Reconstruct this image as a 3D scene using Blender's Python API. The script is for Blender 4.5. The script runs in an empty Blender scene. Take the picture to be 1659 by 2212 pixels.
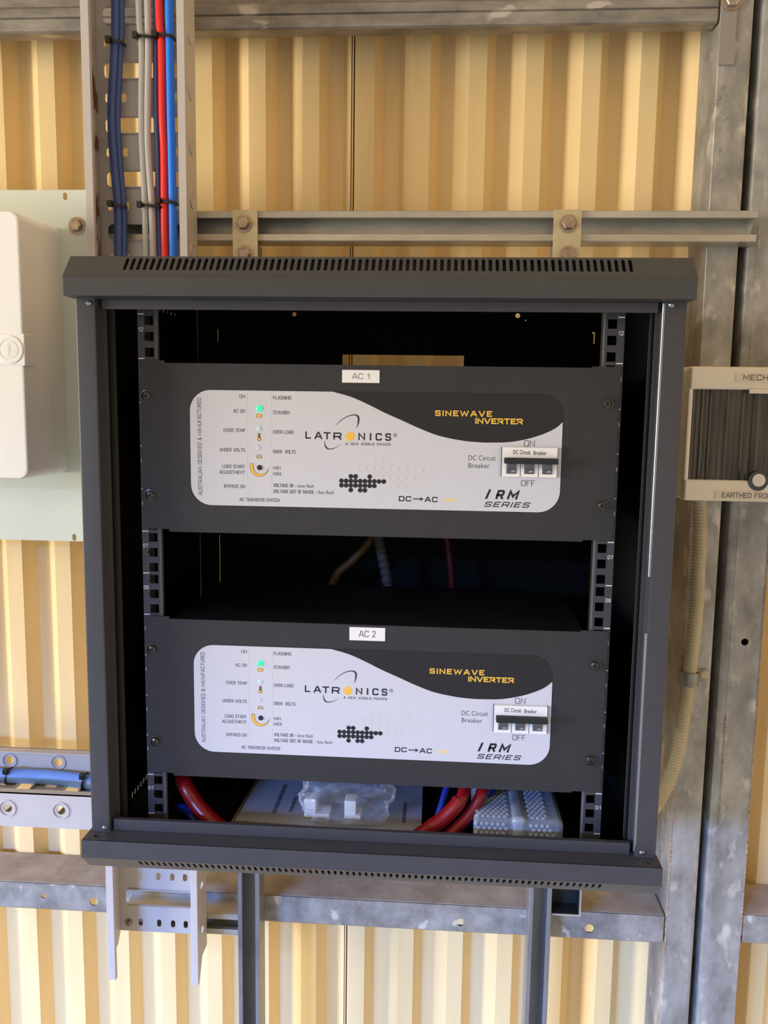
import bpy, bmesh, math, random
from mathutils import Vector, Matrix
from mathutils.geometry import tessellate_polygon
PI = math.pi
SC = bpy.context.scene
COL = SC.collection

# ------------------------------------------------------------------ camera
cd = bpy.data.cameras.new('camera'); cam = bpy.data.objects.new('camera', cd); COL.objects.link(cam)
cam.location = (0.06781, -0.86605, 0.44766)
cam.rotation_euler = (1.44282, -0.01381, 0.06838)
cd.sensor_fit = 'VERTICAL'; cd.sensor_height = 36.0
cd.lens = 1850.0 / 2212.0 * 36.0
cd.clip_start = 0.01
SC.camera = cam

# ------------------------------------------------------------------ exposure, world, lights
vs = SC.view_settings
vs.view_transform = 'Standard'; vs.look = 'None'; vs.gamma = 1.0; vs.use_curve_mapping = False
vs.exposure = 0.34

w = bpy.data.worlds.new('shed_surroundings'); SC.world = w; w.use_nodes = True
nt = w.node_tree; nt.nodes.clear()
wo = nt.nodes.new('ShaderNodeOutputWorld'); bg = nt.nodes.new('ShaderNodeBackground')
tc = nt.nodes.new('ShaderNodeTexCoord'); sx = nt.nodes.new('ShaderNodeSeparateXYZ')
nt.links.new(tc.outputs['Generated'], sx.inputs[0])
def wramp(sock, stops):
    r = nt.nodes.new('ShaderNodeValToRGB'); m = nt.nodes.new('ShaderNodeMapRange')
    m.inputs[1].default_value = -1; m.inputs[2].default_value = 1
    nt.links.new(sock, m.inputs[0]); nt.links.new(m.outputs[0], r.inputs[0])
    e = r.color_ramp.elements
    while len(e) < len(stops): e.new(0.5)
    for i, (p, c) in enumerate(stops): e[i].position = p; e[i].color = (*c, 1)
    return r.outputs[0]
# yellow shed walls to the right and roof above, daylight from the open door to the left and in front
rz = wramp(sx.outputs['Z'], [(0.0, (0.42, 0.42, 0.44)), (0.42, (0.45, 0.47, 0.50)), (0.62, (0.48, 0.46, 0.42)), (1.0, (0.50, 0.40, 0.27))])
rx = wramp(sx.outputs['X'], [(0.0, (1.45, 1.38, 1.25)), (0.5, (1.06, 1.08, 1.12)), (0.68, (1.42, 1.36, 1.28)), (1.0, (2.8, 2.0, 1.15))])
mx = nt.nodes.new('ShaderNodeMix'); mx.data_type = 'RGBA'; mx.blend_type = 'MULTIPLY'; mx.inputs[0].default_value = 1.0
nt.links.new(rz, mx.inputs[6]); nt.links.new(rx, mx.inputs[7])
nt.links.new(mx.outputs[2], bg.inputs['Color']); bg.inputs['Strength'].default_value = 0.80
nt.links.new(bg.outputs[0], wo.inputs[0])

def area(name, loc, target, sx_, sy_, power, color):
    l = bpy.data.lights.new(name, 'AREA'); l.shape = 'RECTANGLE'; l.size = sx_; l.size_y = sy_
    l.energy = power; l.color = color
    o = bpy.data.objects.new(name, l); COL.objects.link(o); o.location = loc
    o.rotation_euler = (Vector(target) - Vector(loc)).to_track_quat('-Z', 'Y').to_euler()
    return o
# side window to the left; blue sky light, held low by an added unseen lintel strip (built below)
area('side_window', (-5.1, -1.95, 0.45), (0.1, 0.5, 0.25), 1.9, 1.9, 235, (1.0, 0.95, 0.87))
area('sky_under_lintel', (-4.6, -6.0, 2.17), (0.0, 0.4, -0.3), 3.0, 0.70, 1420, (0.17, 0.37, 0.98))

# ------------------------------------------------------------------ materials
def srgb(c):
    f = lambda v: v / 12.92 if v <= 0.04045 else ((v + 0.055) / 1.055) ** 2.4
    return tuple(f(x / 255.0) for x in c)
MATS = {}
def mat(name, col, rough=0.5, metal=0.0, var=0.0, scale=20.0, col2=None, bump=0.0, stretch=(1, 1, 1), spec=0.5,
        spots=None, spot_scale=15.0, spot_cut=0.62, spot_soft=0.05, emit=None, estr=0.0, alpha=None, trans=0.0):
    if name in MATS: return MATS[name]
    m = bpy.data.materials.new(name); m.use_nodes = True; MATS[name] = m
    n = m.node_tree.nodes; L = m.node_tree.links; b = n['Principled BSDF']
    c = srgb(col)
    b.inputs['Base Color'].default_value = (*c, 1); b.inputs['Roughness'].default_value = rough
    b.inputs['Metallic'].default_value = metal; b.inputs['Specular IOR Level'].default_value = spec
    if trans: b.inputs['Transmission Weight'].default_value = trans
    if alpha is not None: b.inputs['Alpha'].default_value = alpha
    if emit: b.inputs['Emission Color'].default_value = (*srgb(emit), 1); b.inputs['Emission Strength'].default_value = estr
    if var or bump or spots:
        t = n.new('ShaderNodeTexCoord'); mp = n.new('ShaderNodeMapping'); mp.inputs['Scale'].default_value = stretch
        L.new(t.outputs['Object'], mp.inputs[0])
        nz = n.new('ShaderNodeTexNoise'); nz.inputs['Scale'].default_value = scale; nz.inputs['Detail'].default_value = 6
        nz.inputs['Roughness'].default_value = 0.65
        L.new(mp.outputs[0], nz.inputs['Vector'])
        out = None
        if var:
            r = n.new('ShaderNodeValToRGB'); e = r.color_ramp.elements
            c2 = srgb(col2) if col2 else tuple(x * (1 - var) for x in c)
            e[0].position = 0.35; e[0].color = (*c2, 1); e[1].position = 0.65; e[1].color = (*c, 1)
            L.new(nz.outputs['Fac'], r.inputs[0]); out = r.outputs[0]
        if spots:
            n2 = n.new('ShaderNodeTexNoise'); n2.inputs['Scale'].default_value = spot_scale; n2.inputs['Detail'].default_value = 8
            L.new(mp.outputs[0], n2.inputs['Vector'])
            r2 = n.new('ShaderNodeValToRGB'); e = r2.color_ramp.elements
            e[0].position = spot_cut; e[0].color = (0, 0, 0, 1); e[1].position = spot_cut + spot_soft; e[1].color = (1, 1, 1, 1)
            L.new(n2.outputs['Fac'], r2.inputs[0])
            mm = n.new('ShaderNodeMix'); mm.data_type = 'RGBA'
            L.new(r2.outputs[0], mm.inputs[0])
            if out: L.new(out, mm.inputs[6])
            else: mm.inputs[6].default_value = (*c, 1)
            mm.inputs[7].default_value = (*srgb(spots), 1); out = mm.outputs[2]
        if out: L.new(out, b.inputs['Base Color'])
        if bump:
            bp = n.new('ShaderNodeBump'); bp.inputs['Strength'].default_value = bump; bp.inputs['Distance'].default_value = 0.001
            L.new(nz.outputs['Fac'], bp.inputs['Height']); L.new(bp.outputs[0], b.inputs['Normal'])
    return m

M_sheet = mat('cream_sheet', (242, 213, 156), 0.45, var=0.06, scale=5, col2=(235, 204, 146), stretch=(3, 3, 0.5), spec=0.35)
M_gap = mat('lap_dark_brown', (70, 45, 25), 0.9)
M_galv = mat('galvanised', (170, 167, 162), 0.42, 0.3, var=0.4, scale=22, col2=(124, 121, 117), bump=0.15,
             spots=(205, 200, 190), spot_scale=30, spot_cut=0.63)
M_galv_top = mat('galvanised_dull', (160, 154, 144), 0.42, 0.35, var=0.4, scale=22, col2=(112, 107, 100), bump=0.15, spots=(190, 184, 172), spot_scale=30, spot_cut=0.63, stretch=(0.4, 1, 1))
M_galv_col = mat('galvanised_column', (176, 173, 166), 0.5, 0.3, var=0.4, scale=14, col2=(130, 127, 120), bump=0.2, stretch=(1.4, 1, 0.8),
                 spots=(206, 200, 188), spot_scale=30, spot_cut=0.57, spot_soft=0.16)
M_rust = mat('rust_edge', (186, 172, 156), 0.9, 0, var=0.5, scale=60, col2=(150, 116, 88))
M_dust = mat('dusty_galvanised', (182, 170, 156), 0.7, 0.1, var=0.35, scale=18, col2=(150, 138, 124))
M_strut = mat('strut_zinc', (196, 190, 176), 0.36, 0.5, var=0.25, scale=30, stretch=(0.3, 1, 1))
M_strut_v = mat('strut_zinc_upright', (150, 150, 150), 0.36, 0.5, var=0.3, scale=30, stretch=(1, 1, 0.25), spots=(60, 55, 52), spot_scale=14, spot_cut=0.70)
M_dark_in = mat('bracket_inside_shade', (48, 50, 48), 0.6, 0.3, var=0.3, scale=40)  # shade of the bracket's inside put into the steel colour
M_zincy = mat('yellow_zinc', (212, 200, 164), 0.36, 0.45, var=0.35, scale=35, col2=(182, 172, 140))
M_bolt = mat('bolt_zinc', (186, 174, 160), 0.3, 0.8, var=0.35, scale=60, col2=(150, 128, 112))
M_tray = mat('tray_grey', (191, 184, 178), 0.45, 0.0, var=0.06, scale=30)
M_tray_rust = mat('tray_grey_rusty', (191, 184, 178), 0.45, 0.0, var=0.06, scale=30, spots=(110, 66, 40), spot_scale=30, spot_cut=0.55, stretch=(1, 1, 0.6))
M_plate = mat('pale_green_plate', (214, 220, 206), 0.35, 0.0, var=0.05, scale=6, spec=0.5)
M_white = mat('white_plastic', (240, 238, 232), 0.4)
M_white2 = mat('white_plastic_print', (224, 221, 215), 0.4)
M_beige = mat('beige_plastic', (240, 230, 210), 0.5, var=0.05, scale=20)
M_conduit = mat('conduit_beige', (190, 178, 146), 0.5, var=0.12, scale=30)
M_clip = mat('saddle_steel', (150, 146, 138), 0.4, 0.5, var=0.3, scale=60)
M_smoke = mat('smoky_window', (84, 76, 60), 0.2, 0, var=0.5, scale=22, col2=(48, 42, 33), stretch=(6, 6, 0.6), spec=0.5)
M_label = mat('label_white', (238, 236, 232), 0.5)
M_labelb = mat('label_cream', (226, 214, 192), 0.5)
M_ink = mat('ink_black', (26, 25, 28), 0.6)
M_inkg = mat('ink_grey', (92, 92, 96), 0.6)
M_cab = mat('cabinet_black', (66, 65, 67), 0.42, var=0.1, scale=90, bump=0.04, spec=0.45)
M_cab_dusty = mat('cabinet_black_dusty', (66, 65, 67), 0.45, var=0.1, scale=60, bump=0.04, spec=0.45, spots=(92, 92, 96), spot_scale=7, spot_cut=0.69)
M_cab_in = mat('cabinet_inside_shade', (24, 23, 22), 0.55, spec=0.15)  # same paint as outside; the dimness inside is put into the colour
M_edge = mat('glint_screw_metal', (150, 155, 165), 0.22, 0.85)  # pale metal: imitated reflection on the post edge, also real screws
M_rail = mat('rail_black', (60, 60, 64), 0.45, var=0.05, scale=60)
M_raile = mat('rail_edge', (96, 96, 98), 0.45)
M_mark = mat('mark_white', (232, 232, 232), 0.6)
M_face = mat('faceplate_black', (54, 52, 52), 0.5, var=0.12, scale=40, bump=0.05, spec=0.35, spots=(70, 69, 70), spot_scale=5, spot_cut=0.66)
M_chas = mat('chassis_black', (26, 26, 30), 0.5, var=0.3, scale=25, spec=0.4)
M_lblk = mat('sticker_black', (42, 40, 40), 0.45, spec=0.3)
M_lgry = mat('sticker_silver', (206, 206, 211), 0.4, var=0.02, scale=200)
M_yel = mat('print_yellow', (238, 190, 70), 0.5)
M_ppale = mat('print_pale', (216, 208, 190), 0.5)
M_pout = mat('print_outline', (120, 90, 50), 0.6)
M_sig = mat('print_grey', (84, 84, 88), 0.5)
M_led = mat('led_green', (40, 160, 110), 0.3, emit=(45, 225, 150), estr=0.85)
M_ledoff = mat('led_dim', (196, 222, 214), 0.3)
M_scr = mat('screw_black', (84, 80, 76), 0.2, 0.9)
M_scrx = mat('screw_recess', (8, 8, 8), 0.6)
M_navy = mat('cable_navy', (64, 82, 134), 0.5)
M_navyd = mat('cable_dark', (40, 42, 58), 0.5)
M_grey = mat('cable_grey', (190, 186, 180), 0.45)
M_red = mat('cable_red', (240, 46, 36), 0.35)
M_redd = mat('cable_battery_red', (132, 18, 22), 0.3)
M_blue = mat('cable_blue', (36, 124, 236), 0.4)
M_blue2 = mat('cable_pale_blue', (120, 160, 225), 0.45)
M_blued = mat('cable_battery_blue', (30, 50, 150), 0.4)
M_tie = mat('tie_black', (34, 31, 30), 0.4)
M_paper = mat('paper', (176, 178, 188), 0.7)
M_papere = mat('paper_edge', (128, 116, 94), 0.8)
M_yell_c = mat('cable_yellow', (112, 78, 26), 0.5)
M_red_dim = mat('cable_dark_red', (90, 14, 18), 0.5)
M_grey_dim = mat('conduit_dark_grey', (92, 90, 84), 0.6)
M_brownb = mat('package_board', (96, 88, 84), 0.6, var=0.5, scale=90, col2=(60, 52, 50))
M_tape = mat('clear_tape', (150, 162, 170), 0.15, spec=0.7)
def clear_mat(name, tint, lo, hi, rough, bscale, bdist=0.004):
    # thin clear film: see-through face on, whiter and glossier at grazing folds
    m = bpy.data.materials.new(name); m.use_nodes = True
    n = m.node_tree.nodes; L = m.node_tree.links; n.clear()
    o = n.new('ShaderNodeOutputMaterial'); mixs = n.new('ShaderNodeMixShader'); tr = n.new('ShaderNodeBsdfTransparent')
    p = n.new('ShaderNodeBsdfPrincipled'); p.inputs['Base Color'].default_value = (*srgb(tint), 1); p.inputs['Roughness'].default_value = rough
    p.inputs['Specular IOR Level'].default_value = 1.0
    t = n.new('ShaderNodeTexCoord'); nz = n.new('ShaderNodeTexNoise'); nz.inputs['Scale'].default_value = bscale; nz.inputs['Detail'].default_value = 3
    bp = n.new('ShaderNodeBump'); bp.inputs['Strength'].default_value = 1.0; bp.inputs['Distance'].default_value = bdist
    L.new(t.outputs['Object'], nz.inputs[0]); L.new(nz.outputs['Fac'], bp.inputs['Height']); L.new(bp.outputs[0], p.inputs['Normal'])
    lw = n.new('ShaderNodeLayerWeight'); lw.inputs['Blend'].default_value = 0.35; L.new(bp.outputs[0], lw.inputs['Normal'])
    mr = n.new('ShaderNodeMapRange'); mr.inputs[3].default_value = lo; mr.inputs[4].default_value = hi
    L.new(lw.outputs['Facing'], mr.inputs[0]); L.new(mr.outputs[0], mixs.inputs[0])
    L.new(tr.outputs[0], mixs.inputs[1]); L.new(p.outputs[0], mixs.inputs[2]); L.new(mixs.outputs[0], o.inputs[0])
    return m
M_bag = clear_mat('clear_bag', (215, 225, 240), 0.07, 0.62, 0.07, 45, 0.004)
M_bub = clear_mat('bubble_film', (200, 212, 228), 0.28, 0.9, 0.06, 60, 0.0008)

# ------------------------------------------------------------------ geometry helpers
XZ = Matrix(((1, 0, 0, 0), (0, 0, 1, 0), (0, 1, 0, 0), (0, 0, 0, 1)))      # (u,v,w) -> (X=u, Y=w, Z=v)
YZ = Matrix(((0, 0, 1, 0), (1, 0, 0, 0), (0, 1, 0, 0), (0, 0, 0, 1)))      # (u,v,w) -> (Y=u, Z=v, X=w)
XY = Matrix.Identity(4)                                                    # (u,v,w) -> (X,Y,Z)
def at(M, x=0, y=0, z=0): return Matrix.Translation((x, y, z)) @ M
class MB:
    def __init__(s): s.v = []; s.f = []; s.m = []; s.mi = 0
    def add(s, vs_, fs):
        o = len(s.v); s.v += [tuple(v) for v in vs_]; s.f += [tuple(i + o for i in f) for f in fs]; s.m += [s.mi] * len(fs); return s
    def box(s, x0, x1, y0, y1, z0, z1, bev=0.0, seg=2, M=None):
        bm = bmesh.new(); bmesh.ops.create_cube(bm, size=1.0)
        for v in bm.verts: v.co = ((x0 + x1) / 2 + v.co.x * (x1 - x0), (y0 + y1) / 2 + v.co.y * (y1 - y0), (z0 + z1) / 2 + v.co.z * (z1 - z0))
        if bev: bmesh.ops.bevel(bm, geom=bm.edges[:], offset=bev, segments=seg, affect='EDGES', profile=0.5)
        s.bm(bm, M); return s
    def bm(s, bm, M=None):
        bm.verts.index_update()
        s.add([(M @ v.co if M else v.co.copy()) for v in bm.verts], [[v.index for v in f.verts] for f in bm.faces]); bm.free()
    def plate(s, outline, holes, t, M):
        loops = [outline] + list(holes)
        flat = [p for l in loops for p in l]
        tris = tessellate_polygon([[Vector((p[0], p[1], 0)) for p in l] for l in loops])
        n = len(flat)
        vs_ = [M @ Vector((p[0], p[1], 0)) for p in flat] + [M @ Vector((p[0], p[1], t)) for p in flat]
        fs = [tuple(tr) for tr in tris] + [tuple(i + n for i in reversed(tr)) for tr in tris]
        o = 0
        for l in loops:
            k = len(l)
            for i in range(k):
                a, b = o + i, o + (i + 1) % k; fs.append((a, b, b + n, a + n))
            o += k
        s.add(vs_, fs); return s
    def lathe(s, prof, M, n=24):
        vs_ = []; fs = []
        for r, h in prof:
            for i in range(n):
                a = 2 * PI * i / n; vs_.append(M @ Vector((r * math.cos(a), r * math.sin(a), h)))
        for k in range(len(prof) - 1):
            for i in range(n):
                j = (i + 1) % n; fs.append((k * n + i, k * n + j, (k + 1) * n + j, (k + 1) * n + i))
        fs.append(tuple(range(n))); fs.append(tuple((len(prof) - 1) * n + i for i in range(n)))
        s.add(vs_, fs); return s
    def tube(s, pts, r, n=12, step=6, rf=None, smooth=True):
        P = [Vector(p) for p in pts]; path = []
        if smooth and len(P) > 2:
            Q = [P[0] * 2 - P[1]] + P + [P[-1] * 2 - P[-2]]
            for i in range(1, len(Q) - 2):
                for k in range(step):
                    t = k / step; a, b, c, d = Q[i - 1:i + 3]
                    path.append(0.5 * ((2 * b) + (c - a) * t + (2 * a - 5 * b + 4 * c - d) * t * t + (3 * b - a - 3 * c + d) * t ** 3))
            path.append(P[-1])
        else:
            for i in range(len(P) - 1):
                for k in range(step): path.append(P[i].lerp(P[i + 1], k / step))
            path.append(P[-1])
        vs_ = []; fs = []; T = (path[1] - path[0]).normalized()
        N = T.orthogonal().normalized()
        L = len(path)
        for i, p in enumerate(path):
            T2 = (path[min(i + 1, L - 1)] - path[max(i - 1, 0)]).normalized()
            q = T.rotation_difference(T2); N = (q @ N).normalized(); T = T2; B = T.cross(N)
            rr = rf(i, L) if rf else r
            for k in range(n):
                a = 2 * PI * k / n; vs_.append(p + N * (rr * math.cos(a)) + B * (rr * math.sin(a)))
        for i in range(L - 1):
            for k in range(n):
                j = (k + 1) % n; fs.append((i * n + k, i * n + j, (i + 1) * n + j, (i + 1) * n + k))
        fs.append(tuple(range(n))); fs.append(tuple((L - 1) * n + k for k in range(n)))
        s.add(vs_, fs); return s
    def text(s, body, x0, x1, z0, z1, y, bold=0.0, shear=0.0, space=1.0, up=False, t=0.00012, M=None):
        c = bpy.data.curves.new('t', 'FONT'); c.body = body; c.size = 1; c.offset = bold; c.shear = shear; c.space_character = space
        c.resolution_u = 3
        o = bpy.data.objects.new('t', c); COL.objects.link(o); bpy.context.view_layer.update()
        me = bpy.data.meshes.new_from_object(o.evaluated_get(bpy.context.evaluated_depsgraph_get()))
        xs = [v.co.x for v in me.vertices]; ys = [v.co.y for v in me.vertices]
        a0, a1, b0, b1 = min(xs), max(xs), min(ys), max(ys); out = []
        for v in me.vertices:
            u = (v.co.x - a0) / (a1 - a0); q = (v.co.y - b0) / (b1 - b0)
            if up: p = Vector((x1 - q * (x1 - x0), y, z0 + u * (z1 - z0)))
            else: p = Vector((x0 + u * (x1 - x0), y, z0 + q * (z1 - z0)))
            out.append(M @ p if M else p)
        s.add(out, [tuple(p.vertices) for p in me.polygons])
        bpy.data.objects.remove(o); bpy.data.curves.remove(c); bpy.data.meshes.remove(me); return s
GL = {
 'A': (0.95, [[(0, 0), (0.42, 1), (0.58, 1), (1, 0)], [(0.17, 0.30), (0.83, 0.30)]]), 'B': (0.8, [[(0, 0), (0, 1), (0.82, 1), (0.95, 0.88), (0.95, 0.65), (0.82, 0.53), (0, 0.53)], [(0.8, 0.53), (1, 0.41), (1, 0.12), (0.85, 0), (0, 0)]]),
 'C': (0.82, [[(1, 0.72), (1, 0.86), (0.86, 1), (0.14, 1), (0, 0.86), (0, 0.14), (0.14, 0), (0.86, 0), (1, 0.14), (1, 0.28)]]), 'D': (0.85, [[(0, 0), (0, 1), (0.8, 1), (1, 0.82), (1, 0.18), (0.8, 0), (0, 0)]]),
 'E': (0.72, [[(1, 1), (0, 1), (0, 0), (1, 0)], [(0, 0.52), (0.92, 0.52)]]), 'F': (0.7, [[(1, 1), (0, 1), (0, 0)], [(0, 0.5), (0.9, 0.5)]]),
 'G': (0.85, [[(1, 0.75), (1, 0.86), (0.86, 1), (0.14, 1), (0, 0.86), (0, 0.14), (0.14, 0), (0.86, 0), (1, 0.14), (1, 0.46), (0.6, 0.46)]]), 'H': (0.82, [[(0, 0), (0, 1)], [(1, 0), (1, 1)], [(0, 0.5), (1, 0.5)]]),
 'I': (0.0, [[(0, 0), (0, 1)]]), 'J': (0.7, [[(1, 1), (1, 0.14), (0.86, 0), (0.14, 0), (0, 0.14), (0, 0.3)]]), 'K': (0.8, [[(0, 0), (0, 1)], [(1, 1), (0, 0.46)], [(0.25, 0.59), (1, 0)]]),
 'L': (0.68, [[(0, 1), (0, 0), (1, 0)]]), 'M': (1.0, [[(0, 0), (0, 1), (0.5, 0.25), (1, 1), (1, 0)]]), 'N': (0.85, [[(0, 0), (0, 1), (1, 0), (1, 1)]]),
 'O': (0.88, [[(0.5, 1), (0.14, 1), (0, 0.86), (0, 0.14), (0.14, 0), (0.86, 0), (1, 0.14), (1, 0.86), (0.86, 1), (0.5, 1)]]), 'P': (0.78, [[(0, 0), (0, 1), (0.86, 1), (1, 0.87), (1, 0.55), (0.86, 0.42), (0, 0.42)]]),
 'R': (0.82, [[(0, 0), (0, 1), (0.86, 1), (1, 0.87), (1, 0.55), (0.86, 0.42), (0, 0.42)], [(0.6, 0.42), (1, 0)]]), 'S': (0.8, [[(1, 0.76), (1, 0.87), (0.87, 1), (0.13, 1), (0, 0.88), (0, 0.64), (0.13, 0.53), (0.87, 0.49), (1, 0.37), (1, 0.12), (0.87, 0), (0.13, 0), (0, 0.13), (0, 0.25)]]),
 'T': (0.8, [[(0, 1), (1, 1)], [(0.5, 1), (0.5, 0)]]), 'U': (0.82, [[(0, 1), (0, 0.14), (0.14, 0), (0.86, 0), (1, 0.14), (1, 1)]]), 'V': (0.9, [[(0, 1), (0.44, 0), (0.56, 0), (1, 1)]]), 'W': (1.3, [[(0, 1), (0.23, 0), (0.5, 0.9), (0.77, 0), (1, 1)]]),
 'X': (0.85, [[(0, 0), (1, 1)], [(0, 1), (1, 0)]]), 'Y': (0.85, [[(0, 1), (0.5, 0.45), (1, 1)], [(0.5, 0.45), (0.5, 0)]]), 'Z': (0.8, [[(0, 1), (1, 1), (0, 0), (1, 0)]]), ' ': (0.35, []), '-': (0.45, [[(0, 0.42), (1, 0.42)]]),
 '&': (0.85, [[(1, 0), (0.2, 0.75), (0.2, 0.9), (0.33, 1), (0.55, 1), (0.68, 0.9), (0.68, 0.75), (0, 0.3), (0, 0.12), (0.15, 0), (0.5, 0), (1, 0.42)]]),
 '0': (0.6, [[(0.5, 1), (0.2, 1), (0, 0.85), (0, 0.15), (0.2, 0), (0.8, 0), (1, 0.15), (1, 0.85), (0.8, 1), (0.5, 1)]]), '1': (0.32, [[(0, 0.74), (1, 1), (1, 0)]]),
 '2': (0.6, [[(0, 0.75), (0, 0.86), (0.17, 1), (0.83, 1), (1, 0.86), (1, 0.64), (0, 0.08), (0, 0), (1, 0)]]), '3': (0.6, [[(0, 1), (1, 1), (0.45, 0.58), (0.85, 0.55), (1, 0.4), (1, 0.13), (0.83, 0), (0.17, 0), (0, 0.14)]]),
 '4': (0.6, [[(0.78, 0), (0.78, 1), (0, 0.3), (1, 0.3)]]), '5': (0.6, [[(1, 1), (0.08, 1), (0.04, 0.55), (0.83, 0.58), (1, 0.44), (1, 0.14), (0.83, 0), (0.17, 0), (0, 0.14)]]),
 '6': (0.6, [[(0.95, 0.85), (0.8, 1), (0.2, 1), (0, 0.8), (0, 0.15), (0.2, 0), (0.8, 0), (1, 0.15), (1, 0.42), (0.8, 0.56), (0.03, 0.54)]]), '7': (0.6, [[(0, 1), (1, 1), (0.35, 0)]]),
 '8': (0.6, [[(0.5, 0.54), (0.15, 0.54), (0.04, 0.7), (0.04, 0.88), (0.2, 1), (0.8, 1), (0.96, 0.88), (0.96, 0.7), (0.85, 0.54), (0.5, 0.54), (0.15, 0.54), (0, 0.4), (0, 0.13), (0.2, 0), (0.8, 0), (1, 0.13), (1, 0.4), (0.85, 0.54)]]),
 '9': (0.6, [[(0.05, 0.13), (0.2, 0), (0.8, 0), (1, 0.2), (1, 0.85), (0.8, 1), (0.2, 1), (0, 0.85), (0, 0.58), (0.2, 0.44), (0.97, 0.46)]]),
}
def stext(mb, body, x0, x1, z0, z1, y, th=0.14, shear=0.0, gap=0.24, up=False, t=0.0001):
    # block lettering drawn as strokes of even width, fitted into the given rectangle
    h = (x1 - x0) if up else (z1 - z0); wtot = (z1 - z0) if up else (x1 - x0)
    if h < 0: h = -h
    k = th * h; units = []; cur = 0.0
    for ch in body:
        wd, st = GL[ch]; units.append((cur, wd, st)); cur += wd + th + gap
    cur -= gap
    sc = wtot / ((cur + shear) * h) if cur else 1.0
    for (u0, wd, st) in units:
        for si, pl in enumerate(st):
            ys = y - si * 0.00003
            P = []
            for (a, b) in pl:
                uu = (u0 + th / 2 + a * wd + shear * b) * h * sc; vv = k / 2 + b * (h - k)
                P.append((uu, vv))
            closed = len(P) > 2 and (Vector(P[0]) - Vector(P[-1])).length < 1e-9
            V = [Vector(p) for p in P]; N = len(V); Lf = []; Rt = []
            if not closed:
                for e0, e1 in ((0, 1), (N - 1, N - 2)):
                    dd = (V[e0] - V[e1]).normalized(); (a, b) = pl[e0]
                    if (b in (0, 1) and abs(dd.y) > 0.4) or (a in (0, 1) and abs(dd.x) > 0.8): V[e0] = V[e0] + dd * (k / 2)
            for i in range(N):
                if closed and i in (0, N - 1): d0, d1 = (V[1] - V[0]).normalized(), (V[-1] - V[-2]).normalized()
                else: d0 = (V[min(i + 1, N - 1)] - V[i]); d1 = (V[i] - V[max(i - 1, 0)]); d0 = d0 if d0.length > 0 else d1; d1 = d1 if d1.length > 0 else d0; d0 = d0.normalized(); d1 = d1.normalized()
                n0, n1 = Vector((-d0.y, d0.x)), Vector((-d1.y, d1.x)); m = (n0 + n1)
                m = m.normalized() if m.length > 1e-6 else n0
                m = m * (k / 2 / max(0.5, m.dot(n0))); ext = Vector((0, 0))
                Lf.append(V[i] + m); Rt.append(V[i] - m)
            vs_ = []
            for q in Lf + Rt:
                if up: vs_.append((max(x0, x1) - q.y, ys, z0 + q.x))
                else: vs_.append((x0 + q.x, ys, z0 + q.y))
            mb.add(vs_, [(i, i + 1, N + i + 1, N + i) for i in range(N - 1)])
def smooth2(pts, n=5):
    P = [Vector(p) for p in pts]; Q = [P[0] * 2 - P[1]] + P + [P[-1] * 2 - P[-2]]; out = []
    for i in range(1, len(Q) - 2):
        a, b, c, d = Q[i - 1:i + 3]
        for k in range(n):
            t = k / n; out.append(tuple(0.5 * ((2 * b) + (c - a) * t + (2 * a - 5 * b + 4 * c - d) * t * t + (3 * b - a - 3 * c + d) * t ** 3)))
    return out + [tuple(P[-1])]
def stadium(cx, cy, w_, h, n=5):
    r = min(w_, h) / 2; pts = []
    dx, dy = w_ / 2 - r, h / 2 - r
    for qx, qy, a0 in ((1, 1, 0), (-1, 1, 90), (-1, -1, 180), (1, -1, 270)):
        for k in range(n + 1):
            if k == n and ((dx == 0 and qx * qy < 0) or (dy == 0 and qx * qy > 0)): continue
            a = math.radians(a0 + 90 * k / n); pts.append((cx + qx * dx + r * math.cos(a), cy + qy * dy + r * math.sin(a)))
    return pts
def rrect(x0, x1, y0, y1, r, n=6):
    pts = []
    for cx, cy, a0 in ((x1 - r, y1 - r, 0), (x0 + r, y1 - r, 90), (x0 + r, y0 + r, 180), (x1 - r, y0 + r, 270)):
        for k in range(n + 1):
            a = math.radians(a0 + 90 * k / n); pts.append((cx + r * math.cos(a), cy + r * math.sin(a)))
    return pts
def rect(x0, x1, y0, y1): return [(x0, y0), (x1, y0), (x1, y1), (x0, y1)]
def circle(cx, cy, r, n=20): return [(cx + r * math.cos(2 * PI * k / n), cy + r * math.sin(2 * PI * k / n)) for k in range(n)]
def strip(pts, t):
    """closed outline of a folded sheet of thickness t on the left of the polyline"""
    P = [Vector((p[0], p[1])) for p in pts]; N = len(P); out = []
    for i in range(N):
        ds = []
        if i > 0: ds.append((P[i] - P[i - 1]).normalized())
        if i < N - 1: ds.append((P[i + 1] - P[i]).normalized())
        ns = [Vector((-d.y, d.x)) for d in ds]; m = sum(ns, Vector((0, 0))).normalized()
        out.append(P[i] + m * (t / max(0.35, m.dot(ns[0]))))
    return [tuple(p) for p in P] + [tuple(p) for p in reversed(out)]
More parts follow.
